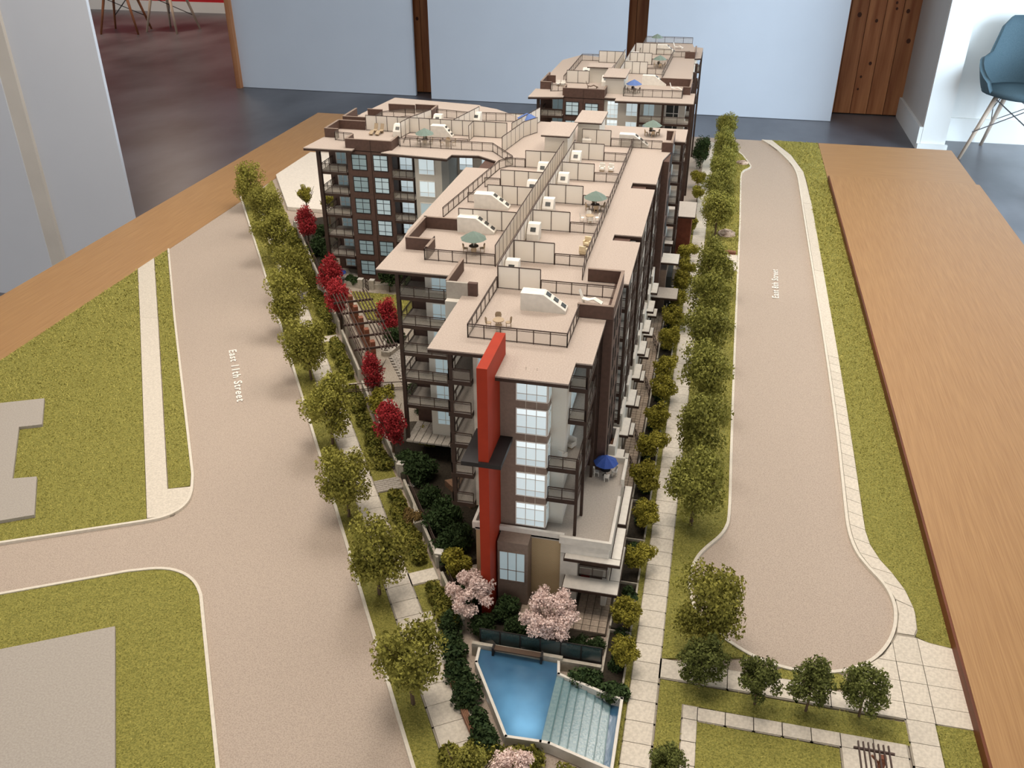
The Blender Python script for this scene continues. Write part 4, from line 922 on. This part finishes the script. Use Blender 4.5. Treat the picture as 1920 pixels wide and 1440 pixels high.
sidewalk('white paved bench pad beside East 8th Street', [[(.072, 2.205), (.0955, 2.205), (.0955, 2.258), (.070, 2.258)], [(.070, 2.258), (.0955, 2.258), (.0955, 2.312), (.066, 2.312)]], .0056)
# rocks
def rock(x, y, r, lab, seed):
    g = np.random.default_rng(seed); b = MB(); n, k = 14, 7
    for j in range(k + 1):
        for i in range(n):
            a = 2 * PI * i / n; ph = PI / 2 * j / k; rr = r * math.cos(ph * .98) * (1 + g.uniform(-.16, .16))
            b.v.append((x + rr * math.cos(a) * 1.05, y + rr * math.sin(a) * 1.25, .002 + r * .42 * math.sin(ph) * (1 + g.uniform(-.15, .15))))
    for j in range(k):
        for i in range(n): b.f.append((j * n + i, j * n + (i + 1) % n, (j + 1) * n + (i + 1) % n, (j + 1) * n + i))
    b.f.append(tuple(k * n + i for i in range(n))); o = b.build('rock', 'rock'); o['label'] = lab; o['category'] = 'rock'
rock(.066, 2.475, .024, 'flat pinkish rock on the grass strip near the bench', 3); rock(.108, 3.20, .020, 'pale rock on the kerb nub at the far street end', 4)

# ------------------------------------------------------------------ pool
pool = empty('pool', (-.14, .75, 0), 'blue pool with glassy steps cascading towards the sidewalk', 'pool')
WZ = .015
wp = [(-.2235, .811), (-.1205, .809), (-.119, .788), (-.120, .688), (-.160, .686), (-.2215, .788)]
MB().prism(wp, WZ - .001, WZ).build('water', 'water', pool)
MB().prism([(x, y) for x, y in wp], .0005, .0015).build('basin', 'white_paint', pool)
for lx, ly, sx, sy, w in ((-.142, .704, .034, .026, .0120), (-.153, .728, .050, .030, .0105), (-.165, .754, .070, .030, .0065)):      # lamps under the near half of the water
    l = bpy.data.lights.new('pool_lamp_light', 'AREA'); l.shape = 'RECTANGLE'; l.size = sx; l.size_y = sy; l.energy = w; l.color = (.72, .90, 1.0)
    lo_ = bpy.data.objects.new('pool_lamp_light', l); COL.objects.link(lo_); lo_.location = (lx, ly, .0025); lo_.rotation_euler = (PI, 0, 0)
tops = [(-.119, .789), (-.110, .787), (-.100, .7855), (-.090, .784), (-.079, .781), (-.068, .777), (-.058, .775), (-.048, .772), (-.037, .769)]
bots = [(-.120, .689), (-.110, .688), (-.099, .685), (-.089, .6825), (-.078, .6795), (-.067, .677), (-.057, .674), (-.045, .671), (-.0365, .669)]
for i in range(8):
    MB().prism([tops[i], tops[i + 1], bots[i + 1], bots[i]], .001, WZ - .0005 - .0016 * i).build('water_step', 'water_step' if i < 7 else 'water', pool)
    if i:
        b = MB(); b.bar((*tops[i], WZ - .0003 - .0016 * (i - 1)), (*bots[i], WZ - .0003 - .0016 * (i - 1)), .0013, .0012); b.build('riser_shade', 'water_shade', pool)  # dark strip standing in for the shade along each riser
def rimseg(P, t=.0035, z=WZ + .0028):
    b = MB()
    for p, q in zip(P[:-1], P[1:]):
        p, q = np.array(p), np.array(q); d = (q - p) / np.linalg.norm(q - p); m = np.array([-d[1], d[0]]) * t / 2; p = p - d * t * .4; q = q + d * t * .4
        b.prism([tuple(p - m), tuple(q - m), tuple(q + m), tuple(p + m)], .001, z)
    b.build('rim', 'white_paint', pool)
rimseg([(-.120, .6865), (-.161, .6845), (-.2235, .787), (-.2255, .812)]); rimseg([(-.1205, .811), (-.117, .7905), (-.0475, .7705), (-.0345, .7695), (-.0345, .6665), (-.11, .6865), (-.12, .6865)])
w0 = bx('pool_wall', -.236, -.116, .8115, .8165, 0, .022, 'stone', label='pale stone wall at the back of the pool', category='wall')
w1 = bx('pool_wall', -.116, -.066, .8115, .8165, 0, .018, 'stone', label='stone wall behind the dark clipped hedge', category='wall')
wf = empty('fountain_trough', (-.174, .808, .016), 'low dark fountain trough on the pool wall', 'fountain')
bx('trough', -.206, -.142, .8045, .8125, .0235, .0255, 'furniture_dark', wf); bx('bracket', -.207, -.2045, .803, .8135, .012, .028, 'frame_black', wf); bx('bracket', -.1435, -.141, .803, .8135, .012, .028, 'frame_black', wf)
gf = empty('glass_fence', (-.145, .826, 0), 'tinted glass panel fence behind the pool', 'fence')
for i in range(6):
    x0 = -.228 + i * .0268; bx('glass_panel', x0 + .0008, x0 + .0260, .8255, .8263, .010, .036, 'glass_teal', gf); bx('post', x0 - .0008, x0 + .0008, .825, .8268, 0, .037, 'frame_black', gf)
bx('post', -.0680, -.0664, .825, .8268, 0, .037, 'frame_black', gf); bx('base_rail', -.228, -.067, .8252, .8268, 0, .012, 'frame_black', gf); bx('top_rail', -.228, -.067, .8254, .8266, .036, .0372, 'frame_black', gf)

# ------------------------------------------------------------------ plants
def leafcloud(name, m, n, centers, br, size, seed, squash=1.0, flat=.0):
    g = np.random.default_rng(seed); c = np.array(centers); k = g.integers(0, len(c), n); d = g.normal(size=(n, 3)); d /= np.linalg.norm(d, axis=1, keepdims=True)
    P = c[k] + d * (br if np.isscalar(br) else np.array(br)[k][:, None]) * (g.random((n, 1)) ** .45) * np.array([1, 1, squash])
    a = g.normal(size=(n, 3)); a /= np.linalg.norm(a, axis=1, keepdims=True); b = np.cross(a, d + g.normal(size=(n, 3)) * .6); b /= np.linalg.norm(b, axis=1, keepdims=True) + 1e-9
    s = size * g.uniform(.6, 1.35, (n, 1)); V = np.stack([P + a * s, P - a * s * .5 + b * s * .75, P - a * s * .5 - b * s * .75], 1)
    return rawmesh(name, V, m)
def crown_centers(g, n, rx, rz, taper=0., shell=.62):
    out = []
    for i in range(n):
        d = g.normal(size=3); d /= np.linalg.norm(d); r = shell * g.uniform(.55, 1.1); z = d[2] * r * rz; w = 1 - taper * (z / rz * .5 + .5)
        out.append((d[0] * r * rx * w, d[1] * r * rx * w, z))
    return out + [(0, 0, 0)]
PROTO = {}
def crown(kind, i):
    k = (kind, i)
    if k in PROTO: return PROTO[k]
    g = np.random.default_rng(sum(map(ord, kind)) + i)
    if kind == 'olive': me = leafcloud('crown', 'leaf_olive', 6800, crown_centers(g, 38, 1, 1.15, 0, .68), .33, .048, i)
    elif kind == 'green': me = leafcloud('crown', 'leaf_green', 6800, crown_centers(g, 38, 1, 1.15, 0, .68), .33, .048, i)
    elif kind == 'darktree': me = leafcloud('crown', 'leaf_dark', 5000, crown_centers(g, 26, 1, 1.2), .36, .06, i)
    elif kind == 'midtree': me = leafcloud('crown', 'leaf_mid', 4200, crown_centers(g, 26, .95, 1.15, 0, .70), .31, .062, i)
    elif kind == 'yellow': me = leafcloud('crown', 'leaf_yellow', 4000, crown_centers(g, 24, 1, .92, 0, .70), .32, .072, i)
    elif kind == 'red': me = leafcloud('crown', 'leaf_red', 5200, crown_centers(g, 28, 1.0, 1.3, .45), .34, .058, i)
    elif kind == 'pink': me = leafcloud('crown', 'leaf_pink', 8000, crown_centers(g, 40, 1.08, .78, 0, .78), .24, .046, i)
    elif kind == 'dark': me = leafcloud('crown', 'leaf_dark', 3200, crown_centers(g, 16, 1, .75), .42, .085, i)
    elif kind == 'brown': me = leafcloud('crown', 'leaf_brown', 2500, crown_centers(g, 14, 1, .7), .42, .085, i)
    PROTO[k] = me; return me
def trunkmesh(h, r, seed):
    g = random.Random(seed); b = MB(); b.tube([(0, 0, 0), (.02 * h, 0, h * .5), (0, .02 * h, h)], [r, r * .8, r * .5], 6)
    for k in range(5):
        a = 2 * PI * k / 5 + g.random(); z = h * g.uniform(.62, .9); L = h * .42; b.tube([(0, 0, z), (math.cos(a) * L * .5, math.sin(a) * L * .5, z + L * .45), (math.cos(a) * L * .8, math.sin(a) * L * .8, z + L)], [r * .5, r * .35, r * .15], 5)
    return b.mesh('trunk', 'bark')
TR = [trunkmesh(1, .035, s) for s in range(3)]
def tree(name, x, y, r, hc, kind, i, label, cat='tree', group=None, z0=.003, zs=1.0):
    e = empty(name, (x, y, z0), label, cat, group, random.uniform(0, 6.28))
    kid('trunk', TR[i % 3], e, sc=hc)
    kid('crown', crown(kind, i), e, (0, 0, hc), 0, (r, r, r * zs)); return e
e11 = [(-1.332, 2.374, .048), (-1.188, 2.183, .047), (-1.082, 2.005, .049), (-.935, 1.807, .048), (-.864, 1.637, .052), (-.739, 1.444, .050), (-.606, 1.235, .048), (-.501, 1.047, .043), (-.393, .891, .045), (-.286, .717, .043), (-.178, .575, .028)]
for i, (x, y, r) in enumerate(e11):
    tree('street_tree', x, y, r * 1.16, .083, 'olive', i % 4, 'olive-green street tree on East 11th Street, %s from the far end' % ORD[i] if i < 10 else 'olive-green tree top cut off at the bottom edge below the pool', group='street trees along East 11th Street', zs=1.15)
e8 = [(.042, 3.388, .039), (.044, 3.12, .043), (.041, 2.88, .044), (.033, 2.653, .044), (.034, 2.434, .047), (.037, 2.042, .046), (.030, 1.858, .047), (.030, 1.685, .048), (.031, 1.506, .048), (.033, 1.32, .046), (.032, 1.145, .046), (.059, .886, .046)]
for i, (x, y, r) in enumerate(e8):
    tree('street_tree', x, y, r * 1.18, .083, 'green' if i < 11 else 'olive', (i + 1) % 4, 'green street tree on East 8th Street, %s from the far end' % ORD[i] if i < 11 else 'large olive-green tree standing over the cul-de-sac kerb', group='street trees along East 8th Street', zs=1.2)
for i, (x, y, r, l) in enumerate(((.058, .820, .030, 'dark green young tree below the large cul-de-sac tree'), (.126, .809, .027, 'small dark green tree at the plaza, second in its row'), (.187, .812, .029, 'small dark green tree at the plaza, third in its row'), (.250, .818, .029, 'small dark green tree at the plaza, nearest the oak border'), (.025, .665, .021, 'dark green tree top at the bottom edge beside the pool sidewalk'))):
    tree('young_tree', x, y, r * 1.15, .050, 'midtree', i % 3, l, group='young trees by the plaza', zs=1.0)
row = [(-.043, .829, .022), (-.047, .901, .023), (-.040, 1.019, .023), (-.042, 1.116, .025), (-.049, 1.215, .027), (-.047, 1.317, .028), (-.044, 1.402, .027), (-.042, 1.514, .027), (-.047, 1.598, .027), (-.046, 1.724, .027), (-.043, 1.832, .028), (-.041, 1.935, .028), (-.038, 2.038, .027), (-.036, 2.127, .026), (-.034, 2.238, .026), (-.034, 2.453, .021), (-.032, 2.738, .023), (-.035, 2.889, .026), (-.030, 3.191, .022)]
for i, (x, y, r) in enumerate(row):
    tree('planter_tree', x + .002, y, r * 1.12, .034, 'yellow', i % 3, 'yellow-green planter tree, %s from the pool along the townhouses' % ORD[i], group='townhouse planter trees')
tree('evergreen_tree', -.034, 3.10, .034, .062, 'darktree', 0, 'dark green tall tree at the corner of the farther block', zs=1.7)
for i, (x, y, r, l) in enumerate(((-1.034, 2.106, .033, 'crimson maple standing alone before the white block'), (-.834, 1.787, .035, 'crimson maple, farther one of the touching pair'), (-.767, 1.673, .033, 'crimson maple touching the pergola end'), (-.628, 1.607, .030, 'crimson maple between pergola and balconies'), (-.575, 1.370, .028, 'crimson maple in front of the pergola'), (-.481, 1.206, .033, 'crimson maple nearest the red fin'))):
    tree('red_maple', x, y, r * 1.15, .082, 'red', i % 3, l, group='red maples', zs=1.12)
for i, (x, y, r, l) in enumerate(((-.253, .872, .033, 'pink blossom cherry beside the red fin'), (-.142, .855, .036, 'pink blossom cherry in front of the square patio'), (-.134, .606, .028, 'pink blossom cherry cut off at the bottom edge'))):
    tree('cherry_tree', x, y, r * 1.1, .052, 'pink', i, l, group='pink cherries')
for i, (x, y, r, l) in enumerate(((-1.125, 2.307, .026, 'thin yellow-green tree in front of the white block'), (-1.037, 2.263, .024, 'thin yellow-green tree behind the wing corner post'))):
    tree('young_tree', x, y, r, .085, 'yellow', i, l, zs=1.1)
sh = [(-.432, 1.253, .024, .030, 'yellow', 'yellow shrub beside the nearest red maple'), (-.297, .949, .028, .032, 'yellow', 'large yellow shrub beside the pink cherry and red fin'), (-.553, 1.345, .034, .038, 'yellow', 'yellow shrub in front of the middle red maple'),
      (-.415, 1.161, .036, .030, 'dark', 'dark green shrub behind the gate pillar by the brick path'), (-.344, 1.046, .036, .030, 'dark', 'big dark green shrub at the tower foot'), (-.300, 1.004, .028, .028, 'dark', 'dark green shrub beside the brick base wall'),
      (-.450, 1.195, .028, .016, 'dark', 'dark green shrub below the nearest red maple'), (-.385, 1.105, .026, .018, 'dark', 'dark green low shrub between path and planter'), (-.393, 1.045, .021, .020, 'brown', 'rusty grass clump in the angled planter'),
      (-.330, .998, .024, .016, 'dark', 'dark green shrub behind the thin railing'), (-.310, .970, .020, .012, 'dark', 'low dark shrub beside the yellow shrub'),
      (-.690, 1.788, .036, CZ + .044, 'dark', 'tall dark green shrub against the wing beside the gate'), (-.640, 1.800, .026, CZ + .018, 'dark', 'small dark shrub behind the stone planter wall'), (-.60, 1.56, .026, CZ + .012, 'dark', 'dark shrub in the pointed planter'), (-.535, 1.60, .026, CZ + .012, 'dark', 'dark shrub behind the pointed planter tip'), (-.50, 1.66, .026, CZ + .012, 'dark', 'dark shrub in the planter below the balconies'),
      (-.985, 2.06, .036, .030, 'dark', 'dark green shrub below the lone red maple'), (-.935, 2.00, .032, .034, 'dark', 'dark green shrub at the wing corner'), (-.900, 1.93, .030, .036, 'dark', 'dark green shrub in front of the wing deck'), (-1.03, 2.20, .03, .02, 'dark', 'dark shrub bed behind the lone red maple'), (-.955, 2.16, .03, .03, 'dark', 'dark shrub beside the wing corner post'),
      (-.492, 1.36, .020, CZ + .004, 'dark', 'dark shrub behind the corner post'), (-.455, 1.30, .018, CZ, 'dark', 'dark shrub next to the lowest deck railing'),
      (-.205, .885, .024, .014, 'dark', 'dark shrub between the two pink cherries'), (-.232, .855, .022, .012, 'dark', 'dark shrub below the left pink cherry'), (-.185, .857, .022, .012, 'dark', 'dark shrub behind the glass fence, left of centre'), (-.262, .900, .022, .016, 'dark', 'dark shrub at the foot of the red fin'), (-.275, .850, .020, .012, 'dark', 'dark shrub beside the short garden wall'),
      (-.100, .848, .018, .010, 'dark', 'dark shrub behind the glass fence, patio side'), (-.078, .852, .014, .010, 'dark', 'small dark shrub at the end of the glass fence'), (-.16, .845, .016, .008, 'dark', 'small dark shrub under the right pink cherry')]
for i, (x, y, r, z, kd, l) in enumerate(sh):
    tree('shrub', x, y, r, z if z < CZ else z - CZ, kd, i % 3, l, 'shrub', z0=.003 if z < CZ else CZ)
def hedge(P, r, n, m, lab, seed, z=.012, size=.0028, dens=900):
    g = np.random.default_rng(seed); P = np.array(P); d = np.r_[0, np.cumsum(np.linalg.norm(np.diff(P, axis=0), axis=1))]; t = np.sort(g.uniform(0, d[-1], n)); c = np.stack([np.interp(t, d, P[:, 0]), np.interp(t, d, P[:, 1]), np.full(n, z)], 1)
    c += g.normal(size=(n, 3)) * np.array([r * .3, r * .3, r * .15]); rr = r * g.uniform(.75, 1.15, n); o = np.array([*P.mean(0), 0.])
    me = leafcloud('hedge', m, n * dens, c - o, rr, size, seed, .95)
    h = place('hedge', me, tuple(o), None, label=lab, category='hedge')
HD = [(.992, 1.190, .216, 'near garden gate'), (1.236, 1.540, .216, 'tower garden'), (1.577, 1.765, .219, 'pergola'), (1.803, 2.020, .222, 'pair of red maples'), (2.06, 2.48, .222, 'wing corner'), (.80, .955, .222, 'left pink cherry')]
for i, (a, b, t, l) in enumerate(HD): hedge([st(a + .01, t), st(b - .01, t)], .0125, max(5, int((b - a) / .0085)), 'leaf_hedge', 'olive clipped hedge along the garden wall by the ' + l, 40 + i, .014, dens=420)
hedge([(-.278, .836), (-.253, .791), (-.230, .751), (-.206, .711), (-.181, .671)], .0155, 22, 'leaf_dark', 'dark green hedge between the benches and the pool', 50, .012, dens=420)
hedge([(-.105, .802), (-.075, .790), (-.047, .780), (-.034, .784)], .0125, 13, 'leaf_dark', 'dark clipped hedge above the glassy steps', 51, .012, dens=420)
hedge([(-.215, .648), (-.17, .660), (-.11, .665), (-.07, .645)], .015, 13, 'leaf_hedge', 'olive hedge below the pool at the bottom edge', 52, .010, dens=420)
hedge([(-.80, 1.812), (-.77, 1.806)], .010, 6, 'leaf_dark', 'short clipped hedge beside the courtyard gate', 53, CZ + .010, dens=420)
for i in range(13):
    y = .815 + .098 * i; hedge([(-.050, y + .008), (-.050, y + .07)], .0095, 5, 'leaf_dark', 'dark ground cover in the %s townhouse planter from the pool' % ORD[i], 60 + i, .006, .0024, 300)

# ------------------------------------------------------------------ roof furniture
CH = {}
def patio_chair(x, y, z, rz, m, label, group):
    if m not in CH:
        seat = MB().lathe([(.001, .0065), (.0040, .0067), (.0044, .0073), (.0040, .0078), (.001, .0076)], 10).mesh('seat', m)
        b = MB()
        for k in range(7):
            a = -1.15 + 2.3 * k / 6; b.v += [(.0044 * math.sin(a), .0044 * math.cos(a), .0078), (.0050 * math.sin(a), .0050 * math.cos(a), .0146 if abs(a) < .8 else .0118)]
        b.f = [(2 * k, 2 * k + 2, 2 * k + 3, 2 * k + 1) for k in range(6)]; back = b.mesh('back', m)
        leg = MB().bar((0, 0, 0), (0, 0, .0070), .0009).mesh('leg', m); CH[m] = (seat, back, leg)
    s, b, l = CH[m]; e = empty('patio_chair', (x, y, z), label, 'chair', group, rz)
    kid('seat', s, e); kid('backrest', b, e)
    for u, v in ((-1, -1), (1, -1), (1, 1), (-1, 1)): kid('leg', l, e, (u * .0031, v * .0031, 0))
TBL = {}
def patio_table(x, y, z, m, label):
    if m not in TBL: TBL[m] = (MB().lathe([(.001, .0105), (.0078, .0105), (.0078, .0115), (.001, .0115)], 14).mesh('top', m), MB().lathe([(.004, 0), (.0038, .0006), (.0008, .001), (.0008, .0105)], 8).mesh('leg', m))
    e = empty('patio_table', (x, y, z), label, 'table'); kid('tabletop', TBL[m][0], e); kid('pedestal', TBL[m][1], e)
UM = {}
def umbrella(x, y, z, m, label, r=.0205, h=.036):
    if m not in UM:
        b = MB(); n = 8; b.v.append((0, 0, 1.0))
        for k in range(16):
            a = 2 * PI * k / 16; q = 1 if k % 2 == 0 else .92; b.v += [(.55 * q * math.cos(a), .55 * q * math.sin(a), .84 if k % 2 == 0 else .825), (q * math.cos(a), q * math.sin(a), .66 if k % 2 == 0 else .64)]
        for k in range(16):
            j = (k + 1) % 16; b.f += [(0, 1 + 2 * k, 1 + 2 * j), (1 + 2 * k, 2 + 2 * k, 2 + 2 * j, 1 + 2 * j)]
        UM[m] = (b.mesh('canopy', m), MB().tube([(0, 0, 0), (0, 0, .98)], .022, 6).mesh('pole', 'frame_white'))
    e = empty('patio_umbrella', (x, y, z), label, 'umbrella'); kid('canopy', UM[m][0], e, sc=(r, r, h)); kid('pole', UM[m][1], e, sc=(h, h, h))
def dining(x, y, z, where, chair='furniture_tan', table='furniture_tan', n=4, um=None, ul='', r=.0205, h=.036, a0=.25):
    patio_table(x, y, z, table, 'small round patio table ' + where)
    for k in range(n):
        a = a0 + 2 * PI * k / n; sd = ('right-hand', 'far-side', 'left-hand', 'near-side')[k]; patio_chair(x + .0135 * math.cos(a), y + .0135 * math.sin(a), z, a - PI / 2, chair, sd + ' patio chair at the table ' + where, 'patio chairs ' + where)
    if um: umbrella(x, y, z, um, ul, r, h)
RS = ZR + .0003
dining(-.254, 1.050, RS, 'behind the red fin', 'furniture_tan', 'furniture_tan')
dining(-.355, 1.304, RS, 'under the large sage umbrella', 'furniture_tan', 'furniture_dark', um='umbrella_green', ul='sage green umbrella on the terrace beside the brown parapets', r=.0215)
dining(-.194, 1.548, RS, 'under the sage umbrella in mid roof', 'furniture_tan', 'furniture_dark', um='umbrella_green', ul='sage green umbrella in the middle of the long roof', r=.0215)
dining(-.195, 1.487, RS, 'in mid roof, without umbrella', 'furniture_white', 'furniture_tan')
dining(-.139, 2.090, RS, 'near the end of the long roof', 'furniture_tan', 'furniture_dark', um='umbrella_green', ul='sage green umbrella at the far end of the long roof', r=.022)
dining(-.625, 1.903, RS + .0004, 'under the sage umbrella on the wing', 'furniture_tan', 'furniture_dark', um='umbrella_green', ul='sage green umbrella on the wing roof', r=.0215)
dining(-.572, 1.903, RS + .0004, 'on the wing roof, without umbrella', 'furniture_tan', 'furniture_tan')
dining(-.227, 2.530, RS, 'under the farther block blue umbrella', 'furniture_dark', 'furniture_dark', um='umbrella_sky', ul='blue umbrella on the farther block roof', r=.022)
dining(-.187, 2.910, RS, 'under the farther block sage umbrella', 'furniture_tan', 'furniture_dark', um='umbrella_green', ul='sage green umbrella in the middle of the farther block', r=.021)
umbrella(-.228, 3.315, RS, 'umbrella_green', 'sage green umbrella at the very far roof end', .021)
umbrella(-.432, 2.09, RS + .0004, 'umbrella_sky', 'blue umbrella half hidden beside the penthouse', .024)
dining(-.103, 1.095, .1128, 'on the corner terrace', 'furniture_white', 'black', um='umbrella_blue', ul='bright blue umbrella on the corner terrace above the townhouses', r=.0185, h=.036)
umbrella(-.822, 1.812, CZ + .003, 'umbrella_blue', 'blue umbrella on the deck at the wing foot', .018)
def easy_chair(x, y, z, rz, m, lab, grp=None):
    e = empty('lounge_chair', (x, y, z), lab, 'chair', grp, rz)
    kid('seat', MB().box(-.0055, .0055, -.005, .0055, .003, .0068).mesh('seat', m), e); kid('backrest', MB().prism([(-.0055, .0035), (.0055, .0035), (.005, .0062), (-.005, .0062)], .0068, .0150).mesh('back', m), e)
    for s in (-1, 1): kid('armrest', MB().box(s * .0048 - .001, s * .0048 + .001, -.0045, .0045, .0068, .0098).mesh('arm', m), e)
    kid('base', MB().box(-.0045, .0045, -.004, .0045, 0, .003).mesh('base', 'furniture_tan'), e)
easy_chair(-.182, 1.370, RS, -.2, 'furniture_cream', 'cream armchair by the long right railing, farther one'); easy_chair(-.183, 1.334, RS, 3.0, 'furniture_cream', 'cream armchair by the long right railing, nearer one')
for x, l in ((-.214, 'beside the screen'), (-.196, 'beside the railing')): easy_chair(x, 1.790, RS, 0, 'furniture_white', 'cream high-backed armchair in mid roof, ' + l)
easy_chair(-.150, .972, FL[2] + .0008, 2.6, 'furniture_white', 'white armchair on the corner balcony, nearer the railing'); easy_chair(-.143, 1.000, FL[2] + .0008, -.5, 'furniture_white', 'white armchair on the corner balcony, farther inside')
for x, l in ((-.444, 'nearer the brown parapet'), (-.430, 'nearer the white screen')): easy_chair(x, 2.575, RS, 0, 'furniture_white', 'white armchair on the farther block, ' + l)
def lounger(x, y, z, rz, m, lab):
    e = empty('sun_lounger', (x, y, z), lab, 'lounger', None, rz); b = MB(); pr = [(-.018, .019), (-.013, .0065), (-.004, .0055), (.004, .0085), (.016, .003)]; th = .0014
    for s in (-.0045, .0045): b.v += [(px, s, pz) for px, pz in pr] + [(px, s, pz + th) for px, pz in pr]
    n = len(pr)
    for i in range(n - 1):
        b.f += [(i, i + 1, 2 * n + i + 1, 2 * n + i), (n + i, 3 * n + i, 3 * n + i + 1, n + i + 1), (i, n + i, n + i + 1, i + 1), (2 * n + i, 2 * n + i + 1, 3 * n + i + 1, 3 * n + i)]
    b.f += [(0, 2 * n, 3 * n, n), (n - 1, 2 * n - 1, 4 * n - 1, 3 * n - 1)]; kid('bed', b.mesh('bed', m), e)
    for u in (-.012, .012): kid('leg', MB().box(u - .001, u + .001, -.004, .004, 0, .0062 if u < 0 else .0048).mesh('leg', m), e)
lounger(-.143, 1.150, RS, -.15, 'furniture_white', 'white curved sun lounger beside the brown parapet'); lounger(-.116, 2.585, RS, -.1, 'furniture_white', 'white curved sun lounger on the farther block'); lounger(-.345, 2.56, RS, .1, 'furniture_dark', 'brown sun lounger on the farther block')
lounger(-.15, 3.25, RS, -.1, 'furniture_white', 'white sun lounger at the very far roof end')
for x, l in ((-.769, 'nearer the brown parapet'), (-.754, 'nearer the white hatch')): lounger(x, 1.965, RS, -PI / 2 - .1, 'furniture_tan', 'tan folding deck chair on the wing, ' + l)

# ------------------------------------------------------------------ lift the model to table height
for o in list(SC.objects):
    if o.parent is None: o.location.z += ZT
